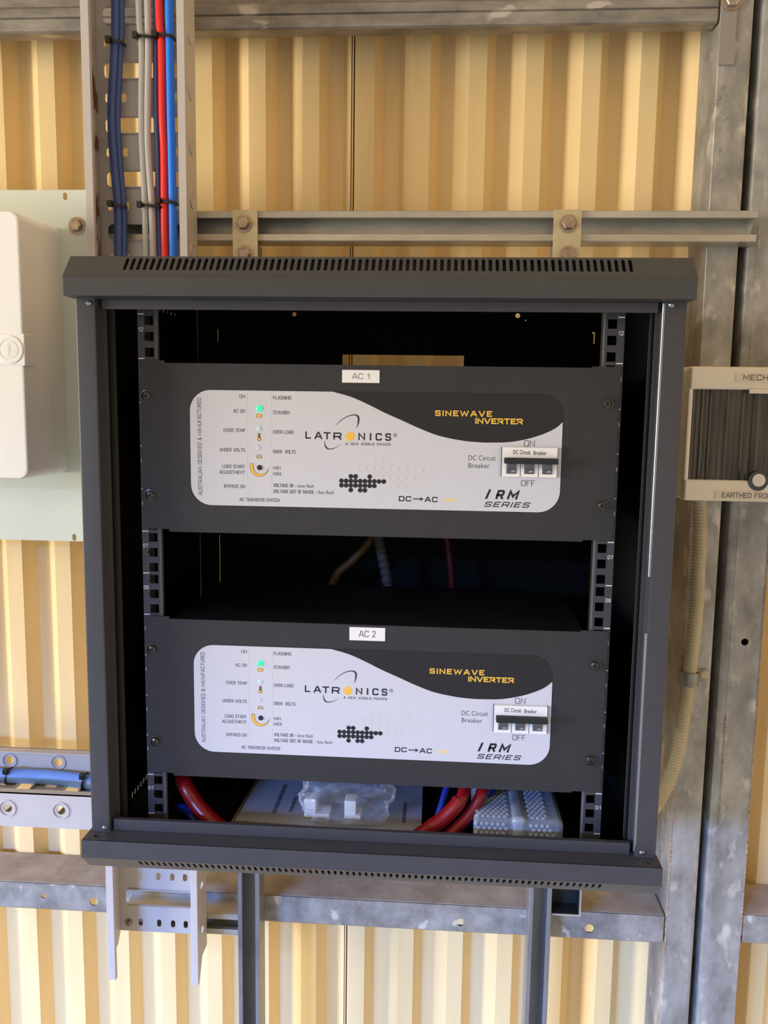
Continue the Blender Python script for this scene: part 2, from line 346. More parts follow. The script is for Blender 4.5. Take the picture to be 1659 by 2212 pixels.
def build(name, mb, mats, parent=None, root=None, sharp=35, loc=None):
    me = bpy.data.meshes.new(name)
    off = Vector(loc) if loc else (ROOTLOC.get(parent.name) if parent else Vector((0, 0, 0)))
    me.from_pydata([Vector(v) - off for v in mb.v], [], mb.f)
    mats = mats if isinstance(mats, (list, tuple)) else [mats]
    for m in mats: me.materials.append(m)
    for p, i in zip(me.polygons, mb.m): p.material_index = i
    bm = bmesh.new(); bm.from_mesh(me); bmesh.ops.recalc_face_normals(bm, faces=bm.faces[:]); bm.to_mesh(me); bm.free()
    me.shade_smooth(); me.set_sharp_from_angle(angle=math.radians(sharp)); me.update()
    o = bpy.data.objects.new(name, me); COL.objects.link(o)
    wn = o.modifiers.new('normals', 'WEIGHTED_NORMAL'); wn.keep_sharp = True
    if parent: o.parent = parent; ROOTLOC[o.name] = off
    else: o.location = off; ROOTLOC[o.name] = off
    return o
ROOTLOC = {}
def thing(name, label, cat, loc=(0, 0, 0), group=None):
    o = bpy.data.objects.new(name, None); COL.objects.link(o); o.location = loc; o.empty_display_size = 0.02
    o['label'] = label; o['category'] = cat
    if group: o['group'] = group
    ROOTLOC[o.name] = Vector(loc); return o
def tag(o, label, cat, group=None):
    o['label'] = label; o['category'] = cat
    if group: o['group'] = group
    return o
def hexbolt(parent, x, y, z, r=0.0085, h=0.007, name='bolt', m=None):
    m = m or M_bolt
    mb = MB(); F = Matrix(((1, 0, 0, x), (0, 0, -1, y), (0, 1, 0, z), (0, 0, 0, 1)))   # axis towards -Y
    mb.lathe([(r * 1.45, 0), (r * 1.45, 0.0015), (r * 1.1, 0.0018)], F, 24)
    mb.lathe([(r * 1.06, 0.0018), (r * 1.06, h * 0.85), (r * 0.88, h), (r * 0.5, h)], F, 6)
    return build(name, mb, m, parent)

# ================================================================== SETTING: corrugated wall
YC, HC = 0.515, 0.024
def ribs(edges, x_start, x_end):
    pts = [(x_start, YC + HC)]
    for xr in edges:
        pts += [(xr - 0.0265 - 0.0215, YC + HC), (xr - 0.0265, YC), (xr, YC), (xr + 0.015, YC + HC)]
    pts.append((x_end, YC + HC)); return pts
LE = [-0.1331 - 0.0839 * k for k in range(27)][::-1]
RE = [-0.0479 + 0.0853 * k for k in range(26)]
left = ribs(LE, LE[0] - 0.06, -0.1331 + 0.015)
left[-1] = (-0.0985, YC + HC); left += [(-0.0816, YC + 0.0060)]
right = [(-0.0782, YC + 0.005), (-0.0782, YC + 0.0008), (-0.0744, YC), (-0.0479, YC), (-0.0329, YC + HC)]
for xr in RE[1:]: right += [(xr - 0.048, YC + HC), (xr - 0.0265, YC), (xr, YC), (xr + 0.015, YC + HC)]
right.append((RE[-1] + 0.05, YC + HC))
mb = MB()
for pl in (left, right):
    mb.plate([(x, y) for x, y in strip(pl, 0.0012)], [], 3.9, at(XY, 0, 0, -1.9))
o = build('wall_back', mb, M_sheet, sharp=20); o['kind'] = 'structure'
mb = MB(); mb.box(-0.0845, -0.0770, YC + 0.0075, YC + 0.0085, -1.9, 2.0)  # dark brown strip set behind the open lap to darken the seam line
o = build('trim_1', mb, M_gap); o['kind'] = 'structure'

# unseen wall strip added behind the camera to block the sky light higher up
mb = MB()
pts_ = []
x = -7.0
while x < 7.0:
    pts_ += [(x, -3.500), (x + 0.024, -3.500), (x + 0.040, -3.524), (x + 0.062, -3.524)]; x += 0.0855
mb.plate(strip(pts_, 0.0012), [], 1.6, at(XY, 0, 0, 1.20))
o = build('lintel_blocker', mb, M_sheet, sharp=20); o['kind'] = 'structure'

# ================================================================== STEEL FRAME
YG = 0.421
def girt_section(zt, zb, mb, x0, x1, holes=()):
    # folded steel channel: web on top, front flange with holes, short lips
    M = at(YZ, x0, 0, 0)
    mb.plate(rect(0, 0, 0, 0) and strip([(YC - 0.003, zt - 0.05), (YC - 0.003, zt), (YG + 0.004, zt), (YG + 0.004, zt - 0.002)], 0.002), [], x1 - x0, M)
    mb.plate(rect(x0, x1, zb + 0.004, zt), [circle(*h, 14) for h in holes], 0.002, at(XZ, 0, YG, 0))
    mb.plate(strip([(YG, zb + 0.004), (YG + 0.002, zb + 0.0012), (YG + 0.005, zb), (YG + 0.02, zb)], 0.002), [], x1 - x0, M)
t = thing('steel_girt', 'long galvanised wall girt running behind and just below the black cabinet', 'girt', (0, YG, -0.40), 'galvanised wall girts')
mb = MB()
girt_section(-0.352, -0.399, mb, -1.2, 0.434, [(-0.5745, -0.3735, 0.0045), (-0.4896, -0.3785, 0.0075), (0.1146, -0.3805, 0.0068), (0.3186, -0.379, 0.0075)])
build('flange', mb, M_galv, t)
mb = MB(); mb.box(-1.2, 0.434, YG + 0.003, YC - 0.004, -0.3519, -0.3509); build('dusty_web', mb, M_dust, t)
t = thing('steel_girt', 'short stretch of galvanised wall girt right of the column, bottom right corner', 'girt', (0.75, YG, -0.39), 'galvanised wall girts')
mb = MB(); girt_section(-0.343, -0.391, mb, 0.556, 1.1); build('flange', mb, M_galv, t)
mb = MB(); mb.box(0.556, 1.1, YG + 0.003, YC - 0.004, -0.3429, -0.3419); build('dusty_web', mb, M_dust, t)
mb = MB()
mb.plate(strip([(0.455, 0.976), (YG + 0.004, 0.974), (YG + 0.001, 0.976), (YG, 0.980), (YG, 0.9915), (YG + 0.003, 0.993), (YG, 0.9945), (YG, 1.006),
                (YG + 0.004, 1.010), (YG + 0.022, 1.014), (YG + 0.022, 1.06), (YC - 0.003, 1.06)], -0.002), [], 1.634, at(YZ, -1.2, 0, 0))
tag(build('steel_girt', mb, M_galv_top, loc=(0, YG, 0.98)), 'ribbed galvanised wall girt crossing the top of the corrugated wall', 'girt', 'galvanised wall girts')

t = thing('steel_column', 'tall galvanised double channel steel column with rusty edges at the right', 'column', (0.495, YG, -0.9))
Z0, Z1 = -0.95, 1.35
mb = MB()
mb.plate(strip([(0.452, YC - 0.004), (0.4375, YC - 0.004), (0.4375, YG + 0.001), (0.4385, YG), (0.4765, YG), (0.4825, YG + 0.004), (0.4845, YG + 0.012), (0.4855, 0.47)], 0.002), [], Z1 - Z0, at(XY, 0, 0, Z0))
build('left_channel', mb, M_galv_col, t)
mb = MB()
mb.plate(rect(0.5075, 0.553, Z0, Z1), [circle(0.5286, 0.0968, 0.0055, 14)], 0.002, at(XZ, 0, YG, 0))
mb.plate(strip([(0.4925, 0.47), (0.4932, YG + 0.012), (0.4955, YG + 0.004), (0.4990, YG + 0.0015), (0.5075, YG + 0.0005)], 0.002), [], Z1 - Z0, at(XY, 0, 0, Z0))
mb.plate(strip([(0.553, YG + 0.001), (0.5535, YC - 0.004), (0.54, YC - 0.004)], 0.002), [], Z1 - Z0, at(XY, 0, 0, Z0))
build('right_channel', mb, M_galv_col, t)
random.seed(4)
mb = MB()
for x, za, zb in ((0.4378, -0.42, 0.35), (0.5528, -0.40, 0.35), (0.5078, -0.20, -0.02)):
    z = za
    while z < zb:
        h = random.uniform(0.0015, 0.0075); wd = random.uniform(0.0003, 0.0013)
        mb.box(x - wd, x + wd, YG - 0.0007, YG + 0.0012, z, z + h); z += h * 0.9
build('rust_scale', mb, M_rust, t)
mb = MB(); mb.box(0.4377, 0.459, YG - 0.003, YG, 0.917, 1.2, 0.0006); p_ = build('cleat_plate', mb, mat('cleat', (150, 146, 138), 0.45, 0.4), t)
hexbolt(t, 0.450, YG - 0.003, 1.001, 0.010, 0.008)
mb = MB()
for x, z in ((0.4444, 0.8876), (0.4513, 0.8477), (0.4458, 0.8044), (0.4502, 0.7637), (0.441, 0.874)):
    mb.lathe([(0.0028, 0), (0.0024, 0.0012), (0.001, 0.0015)], Matrix(((1, 0, 0, x), (0, 0, -1, YG), (0, 1, 0, z), (0, 0, 0, 1))), 12)
build('rivet_mark', mb, M_galv_col, t)

# ================================================================== STRUT CHANNELS
YS = 0.380
def strut_profile(h, d=0.041, lip=0.0095, t=0.0025):
    # open side faces the front; coordinates (depth, across), across centred
    a = h / 2
    return strip([(0.0075, a - lip), (0.0005, a - lip), (0.0, a - lip + 0.001), (0.0, a - 0.001), (0.001, a), (d, a), (d, -a), (0.001, -a), (0.0, -a + 0.001), (0.0, -a + lip - 0.001), (0.0005, -a + lip), (0.0075, -a + lip)], -t)
def hstrut(mb, x0, x1, zc, y=YS, h=0.0415): mb.plate(strut_profile(h), [], x1 - x0, at(YZ, x0, y, zc))
VX = Matrix(((0, 1, 0, 0), (1, 0, 0, 0), (0, 0, 1, 0), (0, 0, 0, 1)))   # (depth, across, w) -> (X=across, Y=depth, Z=w)
def vstrut(mb, xc, z0, z1, h=0.0348): mb.plate(strut_profile(h, lip=0.0068), [], z1 - z0, Matrix.Translation((xc, YS, z0)) @ VX)
mb = MB(); hstrut(mb, -0.62, 0.4915, 0.6935); tag(build('strut_channel', mb, M_strut, loc=(-0.06, YS, 0.6935)), 'horizontal zinc strut channel above the cabinet, bolted across to the column', 'strut', 'steel strut channels')
mb = MB(); vstrut(mb, -0.2212, -0.95, 0.670); tag(build('strut_channel', mb, M_strut_v, loc=(-0.2135, YS, -0.95)), 'vertical strut channel below the cabinet, left one, beside the tray stub', 'strut', 'steel strut channels')
mb = MB(); vstrut(mb, 0.2345, -0.95, 0.670); tag(build('strut_channel', mb, M_strut_v, loc=(0.2315, YS, -0.95)), 'vertical strut channel below the cabinet, right one, nearer the column', 'strut', 'steel strut channels')
mb = MB(); hstrut(mb, -0.424, -0.2365, -0.380, YS + 0.001, 0.036); tag(build('strut_channel', mb, M_strut, loc=(-0.35, YS, -0.380)), 'short horizontal strut stub behind the lower cable tray stub', 'strut', 'steel strut channels')
t = thing('steel_bracket', 'square open box bracket with dark inside, right of the right vertical strut', 'bracket', (0.275, 0.40, -0.3375))
mb = MB(); mb.box(0.2535, 0.2975, 0.386, 0.3875, -0.3375, -0.3350); mb.box(0.2950, 0.2975, 0.386, 0.3875, -0.3350, -0.245); build('front_lip', mb, M_strut, t)
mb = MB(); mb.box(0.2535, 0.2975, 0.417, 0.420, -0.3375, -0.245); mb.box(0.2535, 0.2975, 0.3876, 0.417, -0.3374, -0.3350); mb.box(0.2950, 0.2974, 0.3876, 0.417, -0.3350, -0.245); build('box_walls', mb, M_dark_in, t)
for i, (x0, x1, xb, lab) in enumerate(((-0.2365, -0.2005, -0.2205, 'yellow zinc flat bracket with two bolts above the cabinet, left of the pair'),
                                      (0.2152, 0.2532, 0.2350, 'yellow zinc flat bracket with two bolts above the cabinet, right of the pair'))):
    t = thing('joining_bracket', lab, 'bracket', ((x0 + x1) / 2, YS, 0.62), 'zinc joining brackets')
    mb = MB(); mb.box(x0, x1, YS - 0.005, YS - 0.0003, 0.620, 0.7148, 0.0006); build('plate', mb, M_zincy, t)
    hexbolt(t, xb, YS - 0.005, 0.6955, 0.0085, 0.0075); hexbolt(t, xb + 0.0015, YS - 0.005, 0.6535, 0.0085, 0.0075)

# ================================================================== CABLE TRAYS
def vtray(name, label, z0, z1, slots, ovals, side_holes, cut=False, mside=None):
    t = thing(name, label, 'cable tray', (-0.359, 0.379, z0), 'perforated cable trays')
    XL, XR, YF, YB = -0.4305, -0.2885, 0.331, 0.379
    fz = z0 - (0.052 if cut else 0)
    mb = MB(); bz = z0 - (0.006 if cut else 0)
    mb.plate(rect(XL + 0.002, XR - 0.002, z0, z1), [rrect(-0.4185, -0.3015, a, b, 0.006, 4) for a, b in slots] + [stadium(x, z, 0.0072, 0.0125, 4) for x, z in ovals], 0.0015, at(XZ, 0, YB - 0.0015, 0))
    for a, b in slots:   # turned edges of the rungs
        mb.box(-0.414, -0.306, YB - 0.0045, YB - 0.0015, a - 0.0022, a - 0.0006, 0.0005, 1); mb.box(-0.414, -0.306, YB - 0.0045, YB - 0.0015, b + 0.0006, b + 0.0022, 0.0005, 1)
    build('rung_plate', mb, M_tray, t)
    for sgn, X in ((1, XL), (-1, XR)):
        mb = MB(); xin = X if sgn > 0 else X - 0.0015
        if cut:
            out = [(YF, fz), (YF + 0.004, fz), (YF + 0.022, fz + 0.034), (YB, fz + 0.034) if sgn < 0 else (YB - 0.012, fz + 0.034), (YB, fz + 0.05), (YB, z1), (YF, z1)]
        else: out = rect(YF, YB, z0, z1)
        mb.plate(out, [circle(0.355, z, 0.0048 if not cut else 0.0062, 16) for z in side_holes] if sgn < 0 and cut else [], 0.0015, at(YZ, xin, 0, 0))
        if sgn < 0 and not cut:      # pressed dimples on the outer side
            for z in side_holes:
                mb.lathe([(0.013, 0), (0.0125, 0.0016), (0.010, 0.0012), (0.0075, 0.0006), (0.006, 0.0012), (0.004, 0.0002)], Matrix(((0, 0, 1, X), (1, 0, 0, 0.355), (0, 1, 0, z), (0, 0, 0, 1))), 24)
        lip = (X, X + 0.0112) if sgn > 0 else (X - 0.0105, X)
        rail_ = build('side_rail', mb, (mside or M_tray) if sgn > 0 else M_tray, t)
        mb = MB(); mb.box(lip[0], lip[1], YF - 0.0015, YF + 0.0, fz, z1, 0.0004, 1)
        mb.box(*( (lip[1] - 0.0015, lip[1]) if sgn > 0 else (lip[0], lip[0] + 0.0015)), YF, YF + 0.006, fz, z1)
        build('rail_lip', mb, M_tray, rail_)
    return t
pz = [0.6845 + 0.0731 * k for k in range(-8, 7)]
slots = [(z - 0.0102, z + 0.0102) for z in pz]
mid = [0.7205 + 0.0737 * k for k in range(6)] + [0.7205 - 0.0731 * k for k in range(2, 9)]
ov = [(x, z) for z in mid for x in (-0.4145, -0.3905, -0.366, -0.342, -0.318)] + [(x, 0.648) for x in (-0.4145, -0.3905, -0.366)]
vtray('cable_tray', 'grey perforated vertical cable tray with rust specks, carrying cables above the cabinet', 0.06, 1.25, slots, ov, [0.6527 + 0.0721 * k for k in range(-7, 8)], mside=M_tray_rust)
t = vtray('cable_tray', 'grey empty cable tray stub with angled cut ends hanging below the cabinet', -0.397, -0.20, [(-0.3515, -0.3265), (-0.277, -0.255)],
      [(x, z) for z in (-0.302, -0.3815) for x in (-0.3953, -0.365, -0.3425, -0.322)], [-0.2994, -0.3735], cut=True)
hexbolt(t, -0.4140, 0.3775, -0.3825, 0.0042, 0.005); hexbolt(t, -0.3065, 0.3775, -0.3755, 0.0042, 0.005)

t = thing('cable_tray', 'horizontal grey cable tray at the left edge with round embossed holes', 'cable tray', (-0.7, 0.305, -0.149), 'perforated cable trays')
hx = [-0.526 + 0.0765 * k for k in range(-5, 2)]
mb = MB(); mb.plate(rect(-1.05, -0.392, -0.1485, -0.099), [circle(x, -0.122, 0.0062, 18) for x in hx], 0.0015, at(XZ, 0, 0.229, 0))
mb.box(-1.05, -0.392, 0.229, 0.2415, -0.1005, -0.099)
for x in hx:
    mb.lathe([(0.0128, 0.0), (0.0122, 0.0014), (0.0108, 0.0014), (0.010, 0.0005)], Matrix(((1, 0, 0, x), (0, 0, -1, 0.229), (0, 1, 0, -0.122), (0, 0, 0, 1))), 28)
    mb.f.pop(); mb.f.pop(); mb.m.pop(); mb.m.pop()
build('side_rail', mb, M_tray, t)
hx2 = [-0.6002 + 0.0788 * k for k in range(-5, 2)]
mb = MB(); mb.plate(rect(-1.05, -0.40, -0.1485, -0.099), [circle(x, -0.120, 0.0066, 18) for x in hx2], 0.0015, at(XZ, 0, 0.3785, 0))
mb.box(-1.05, -0.40, 0.363, 0.380, -0.1005, -0.099)
for x in hx2:
    mb.lathe([(0.0122, 0.0), (0.0116, 0.0014), (0.0106, 0.0014), (0.0098, 0.0005)], Matrix(((1, 0, 0, x), (0, 0, -1, 0.3785), (0, 1, 0, -0.120), (0, 0, 0, 1))), 28)
    mb.f.pop(); mb.f.pop(); mb.m.pop(); mb.m.pop()
build('side_rail', mb, M_tray, t)
mb = MB(); sl = []
for k in range(-6, 2):
    xc = -0.560 + 0.0765 * k; sl += [rrect(xc - 0.0125, xc + 0.0125, 0.245, 0.366, 0.006, 4)]
    sl += [stadium(xc + 0.038, y, 0.018, 0.007, 4) for y in (0.262, 0.290, 0.328, 0.352)]
mb.plate(rect(-1.05, -0.395, 0.2305, 0.3785), sl, 0.0015, at(XY, 0, 0, -0.1485))
for k in range(-6, 2):
    xc = -0.560 + 0.0765 * k
    mb.box(xc - 0.0145, xc - 0.0125, 0.247, 0.364, -0.147, -0.143, 0.0005, 1); mb.box(xc + 0.0125, xc + 0.0145, 0.247, 0.364, -0.147, -0.143, 0.0005, 1)
build('rung_plate', mb, M_tray, t)

# ================================================================== TRAY CABLES
def cable(pts, r, m, label, group, name='cable', n=12):
    mb = MB(); mb.tube(pts, r, n, 6)
    return tag(build(name, mb, m, loc=pts[0]), label, 'cable', group)
G1 = 'cables in the vertical tray'
def vc(dx, r, m, label, xs, y=0.362):
    pts = [(x + dx, y + dy, z) for (x, z), dy in zip(xs, (0, 0.001, -0.001, 0, 0.001, 0, 0, 0))] + [(xs[-1][0] + dx, y, 0.40), (xs[-1][0] + dx, y, 0.14)]
    return cable(pts, r, m, label, G1)
NV = [(-0.386, 1.22), (-0.3915, 0.98), (-0.393, 0.93), (-0.4005, 0.838), (-0.3985, 0.77), (-0.3945, 0.716), (-0.3955, 0.66), (-0.396, 0.585)]
vc(-0.0055, 0.0040, M_navy, 'leftmost navy blue cable in the strapped bundle of the vertical tray', NV, 0.364)
vc(0.0, 0.0042, M_navy, 'front navy blue cable in the middle of the tray bundle', NV, 0.358)
vc(0.0055, 0.0042, M_navy, 'right navy blue cable of the strapped bundle in the vertical tray', NV, 0.363)
GV = [(-0.361, 1.22), (-0.3612, 0.98), (-0.3575, 0.93), (-0.3605, 0.838), (-0.3605, 0.79), (-0.358, 0.716), (-0.3585, 0.66), (-0.359, 0.585)]
vc(0, 0.0043, M_grey, 'left pale grey cable in the vertical tray', GV, 0.361)
GV2 = [(-0.349, 1.22), (-0.3485, 0.98), (-0.348, 0.93), (-0.3515, 0.838), (-0.352, 0.79), (-0.348, 0.716), (-0.3475, 0.66), (-0.347, 0.585)]
vc(0, 0.0048, M_grey, 'right pale grey cable in the vertical tray, beside the dark cables', GV2, 0.361)
DV = [(-0.339, 1.22), (-0.3385, 0.98), (-0.339, 0.93), (-0.3405, 0.838), (-0.340, 0.79), (-0.340, 0.716), (-0.339, 0.66), (-0.3385, 0.585)]
vc(0, 0.0038, M_navy, 'thin navy cable between the grey and the red cable', DV, 0.365)
vc(0.0062, 0.0038, M_navyd, 'black cable half hidden behind the red cable', DV, 0.370)
RV = [(-0.332, 1.22), (-0.3315, 0.98), (-0.3285, 0.93), (-0.3295, 0.838), (-0.3285, 0.79), (-0.329, 0.716), (-0.3295, 0.66), (-0.3295, 0.585)]
vc(0, 0.0056, M_red, 'bright red cable in the vertical tray', RV, 0.359)
BV = [(-0.3185, 1.22), (-0.318, 0.98), (-0.3175, 0.93), (-0.318, 0.838), (-0.318, 0.79), (-0.3175, 0.716), (-0.3178, 0.66), (-0.318, 0.585)]
vc(0, 0.0058, M_blue, 'bright blue cable at the right side of the vertical tray', BV, 0.359)
def tie(x0, x1, y, z, label, dz=-0.003):
    t = thing('cable_tie', label, 'cable tie', ((x0 + x1) / 2, y, z), 'black cable ties')
    mb = MB(); n = 8
    for k in range(n):
        a, b = k / n, (k + 1) / n
        xa, xb = x0 + (x1 - x0) * a, x0 + (x1 - x0) * b
        ya, yb = y + 0.004 * (2 * a - 1) ** 2, y + 0.004 * (2 * b - 1) ** 2
        za, zb = z + dz * a, z + dz * b
        mb.add([(xa, ya, za - 0.002), (xb, yb, zb - 0.002), (xb, yb, zb + 0.002), (xa, ya, za + 0.002), (xa, ya + 0.0012, za - 0.002), (xb, yb + 0.0012, zb - 0.002), (xb, yb + 0.0012, zb + 0.002), (xa, ya + 0.0012, za + 0.002)],
               [(0, 1, 2, 3), (4, 7, 6, 5), (0, 4, 5, 1), (3, 2, 6, 7), (1, 5, 6, 2), (0, 3, 7, 4)])
    mb.box(x0, x0 + 0.0014, y, y + 0.016, z - 0.002, z + 0.002); mb.box(x1 - 0.0014, x1, y, y + 0.016, z + dz - 0.002, z + dz + 0.002)
    build('strap', mb, M_tie, t)
    mb = MB(); mb.box(x0 - 0.002, x0 + 0.005, y - 0.003, y + 0.004, z - 0.0042, z + 0.0042, 0.0008); build('head', mb, M_tie, t)
tie(-0.4025, -0.3810, 0.3500, 0.9345, 'black cable tie around the navy bundle, upper one')
tie(-0.3650, -0.3345, 0.3505, 0.9400, 'black cable tie around the grey cables, upper one')
tie(-0.3375, -0.3105, 0.3490, 0.9410, 'black cable tie around the red and blue cable, upper one')
tie(-0.4060, -0.3845, 0.3500, 0.7180, 'black cable tie around the navy bundle, lower one just above the cabinet')
tie(-0.3640, -0.3345, 0.3505, 0.7170, 'black cable tie around the grey cables, lower one just above the cabinet')
tie(-0.3365, -0.3105, 0.3490, 0.7220, 'black cable tie around the red and blue cable, lower one just above the cabinet')
cable([(-1.0, 0.352, -0.136), (-0.62, 0.354, -0.1345), (-0.537, 0.358, -0.1355), (-0.47, 0.352, -0.137), (-0.43, 0.335, -0.137), (-0.405, 0.30, -0.137)], 0.0112, M_blue2, 'thick pale blue sheathed cable lying in the horizontal tray', 'cables in the horizontal tray', n=16)
cable([(-0.535, 0.318, -0.1425), (-0.50, 0.312, -0.1425), (-0.474, 0.318, -0.1425), (-0.45, 0.316, -0.141), (-0.43, 0.300, -0.141), (-0.41, 0.285, -0.141)], 0.0045, M_blue2, 'thin pale blue cable curling under the thick one in the horizontal tray', 'cables in the horizontal tray')
cable([(-0.50, 0.300, -0.143), (-0.475, 0.302, -0.1425), (-0.455, 0.304, -0.141), (-0.43, 0.312, -0.128), (-0.41, 0.315, -0.12)], 0.0038, M_blue, 'vivid blue thin cable in the horizontal tray beside the cabinet', 'cables in the horizontal tray')
for x, y, lab in ((-0.590, 0.356, 'black cable tie on the pale blue cable, nearer the left edge'), (-0.467, 0.350, 'black cable tie on the pale blue cable, beside the cabinet')):
    t = thing('cable_tie', lab, 'cable tie', (x, y, -0.135), 'black cable ties')
    mb = MB(); pts = [(x + 0.002 * math.sin(a), y - 0.0122 * math.cos(a), -0.1352 + 0.0122 * math.sin(a)) for a in [2 * PI * k / 16 for k in range(17)]]
    mb.tube(pts, 0.0016, 6, 2); build('strap', mb, M_tie, t)
    mb = MB(); mb.box(x - 0.0035, x + 0.004, y - 0.014, y - 0.006, -0.1275, -0.119, 0.0008); build('head', mb, M_tie, t)

# ================================================================== LEFT WHITE BOX ON PLATE
t = thing('backing_plate', 'pale green painted backing plate behind the white box at the left', 'plate', (-0.65, 0.377, 0.233))
mb = MB()
mb.plate(rect(-0.95, -0.4345, 0.2325, 0.7425), [stadium(-0.4798, 0.7335, 0.0062, 0.0105), stadium(-0.4827, 0.2385, 0.0062, 0.0105), stadium(-0.80, 0.7335, 0.0062, 0.0105)], 0.003, at(XZ, 0, 0.3755, 0))
build('sheet', mb, M_plate, t)
hexbolt(t, -0.4635, 0.3755, 0.6925, 0.0085, 0.008); hexbolt(t, -0.445, 0.3755, 0.3515, 0.0085, 0.008)
t = thing('distribution_box', 'white plastic enclosure with round embossed badge, on the pale green plate at the left edge', 'electrical box', (-0.66, 0.3755, 0.333))
def rbox(mb, x0, x1, z0, z1, y0, y1, r, taper=0.0, e=0.004):
    # box with rounded vertical-plane corners and a soft front edge
    rings = [(y1, 0.0), (y0 + e, -taper), (y0 + e * 0.35, -taper - e * 0.3), (y0, -taper - e)]
    vs_ = []; N = 0
    for y, g in rings:
        pts = rrect(x0 - g * 1.0 if g > 0 else x0 - g, x1 + g, z0 - g, z1 + g, max(0.001, r + g * 0.3), 8); N = len(pts)
        vs_ += [(p[0], y, p[1]) for p in pts]
    fs = []
    for k in range(len(rings) - 1):
        for i in range(N):
            j = (i + 1) % N; fs.append((k * N + i, k * N + j, (k + 1) * N + j, (k + 1) * N + i))
    fs.append(tuple(range(N))); fs.append(tuple((len(rings) - 1) * N + i for i in range(N)))
    mb.add(vs_, fs)
mb = MB(); rbox(mb, -0.83, -0.4885, 0.3355, 0.6900, 0.340, 0.3754, 0.012, 0.0, 0.003); build('base', mb, M_white, t)
mb = MB(); rbox(mb, -0.83, -0.4890, 0.3362, 0.6890, 0.254, 0.340, 0.013, 0.0008, 0.0035); build('lid', mb, M_white, t)
mb = MB(); mb.box(-0.532, -0.4872, 0.2528, 0.283, 0.4885, 0.5305, 0.0016, 3); lt = build('latch', mb, M_white, t)
F = lambda x, y, z: Matrix(((1, 0, 0, x), (0, 0, -1, y), (0, 1, 0, z), (0, 0, 0, 1)))
mb = MB(); mb.lathe([(0.0235, 0), (0.0235, 0.001), (0.0225, 0.0018), (0.017, 0.0020), (0.0163, 0.0012), (0.0155, 0.0012), (0.0148, 0.002), (0.005, 0.0024)], F(-0.508, 0.2530, 0.5095) @ Matrix.Scale(0.80, 4), 40); b_ = build('badge', mb, M_white, t)
mb = MB(); mb.text('hager', -0.5110, -0.5055, 0.5010, 0.5180, 0.2508, up=True, t=0.0003); build('badge_emboss', mb, M_white2, b_)

# ================================================================== RIGHT BEIGE BREAKER BOX
t = thing('breaker_enclosure', 'beige breaker box with smoky ribbed window on the steel column, right edge', 'electrical box', (0.52, YG, 0.31))
mb = MB(); rbox(mb, 0.3995, 0.66, 0.317, 0.502, 0.352, YG - 0.001, 0.010, 0.0, 0.003); build('base', mb, M_beige, t)
def band(mb, z0, z1, y0, y1):
    mb.box(0.4015, 0.658, y0, y1, z0, z1, 0.003, 3)
mb = MB(); band(mb, 0.4705, 0.5005, 0.332, 0.353); build('top_band', mb, M_beige, t)
mb = MB(); band(mb, 0.3185, 0.3475, 0.332, 0.353); build('bottom_band', mb, M_beige, t)
mb = MB(); mb.box(0.4005, 0.4065, 0.334, 0.353, 0.346, 0.472, 0.002); build('left_stile', mb, M_beige, t)
mb = MB(); ribs_ = []
pts = []
random.seed(3)
x = 0.4065
while x < 0.655:
    st_ = random.uniform(0.0045, 0.0085); pts += [(x, 0.3395), (x + st_ * 0.35, 0.3388 + random.uniform(-0.0006, 0.0004)), (x + st_ * 0.7, 0.3397)]; x += st_
mb.plate(strip(pts, 0.002), [], 0.1245, at(XY, 0, 0, 0.3468)); build('window', mb, M_smoke, t)
mb = MB(); mb.plate(circle(0.4995, 0.3475, 0.0135, 28), [], 0.006, at(XZ, 0, 0.331, 0)); kb = build('latch_ring', mb, M_scr, t)
mb = MB(); mb.lathe([(0.0088, 0), (0.0088, 0.0015), (0.008, 0.002)], F(0.4995, 0.3312, 0.3485), 28); build('latch_knob', mb, M_beige, kb)
mb = MB(); mb.box(0.479, 0.56, 0.330, 0.334, 0.4655, 0.4715, 0.001); build('lip_tab', mb, M_beige, t)
mb = MB(); mb.box(0.4605, 0.575, 0.3313, 0.3321, 0.4805, 0.4925); l1 = build('label_strip', mb, M_labelb, t)
mb = MB(); stext(mb, 'MECH BUS', 0.4705, 0.533, 0.4832, 0.4908, 0.3311, 0.13); build('lettering', mb, M_inkg, l1)
mb = MB(); mb.box(0.4425, 0.60, 0.3313, 0.3321, 0.3215, 0.3325); l2 = build('label_strip', mb, M_labelb, t)
mb = MB(); stext(mb, 'EARTHED FROM', 0.4525, 0.5185, 0.3238, 0.3308, 0.3311, 0.13); build('lettering', mb, M_inkg, l2)

# conduit and its saddle
pts = [(0.4405, 0.392, 0.318), (0.4455, 0.396, 0.260), (0.4475, 0.400, 0.200), (0.4485, 0.402, 0.150), (0.4465, 0.404, 0.090), (0.4445, 0.405, 0.040), (0.4405, 0.404, -0.010), (0.4340, 0.400, -0.068), (0.420, 0.394, -0.118), (0.395, 0.382, -0.157), (0.350, 0.362, -0.180), (0.300, 0.335, -0.172), (0.262, 0.318, -0.125), (0.250, 0.312, -0.075), (0.248, 0.310, -0.043)]
pts = [(x, y - 0.001, z) for x, y, z in pts]
cn = []
mb = MB(); STEP = 48
mb.tube(pts, 0.0100, 16, STEP, rf=lambda i, L: 0.0104 if (i // 2) % 2 == 0 else 0.0089)
tag(build('corrugated_conduit', mb, M_conduit, loc=pts[0], sharp=80), 'beige corrugated conduit dropping from the beige box and curving behind the cabinet', 'conduit')
t = thing('conduit_saddle', 'small grey metal saddle clip holding the corrugated conduit to the column', 'clip', (0.4445, YG, 0.045))
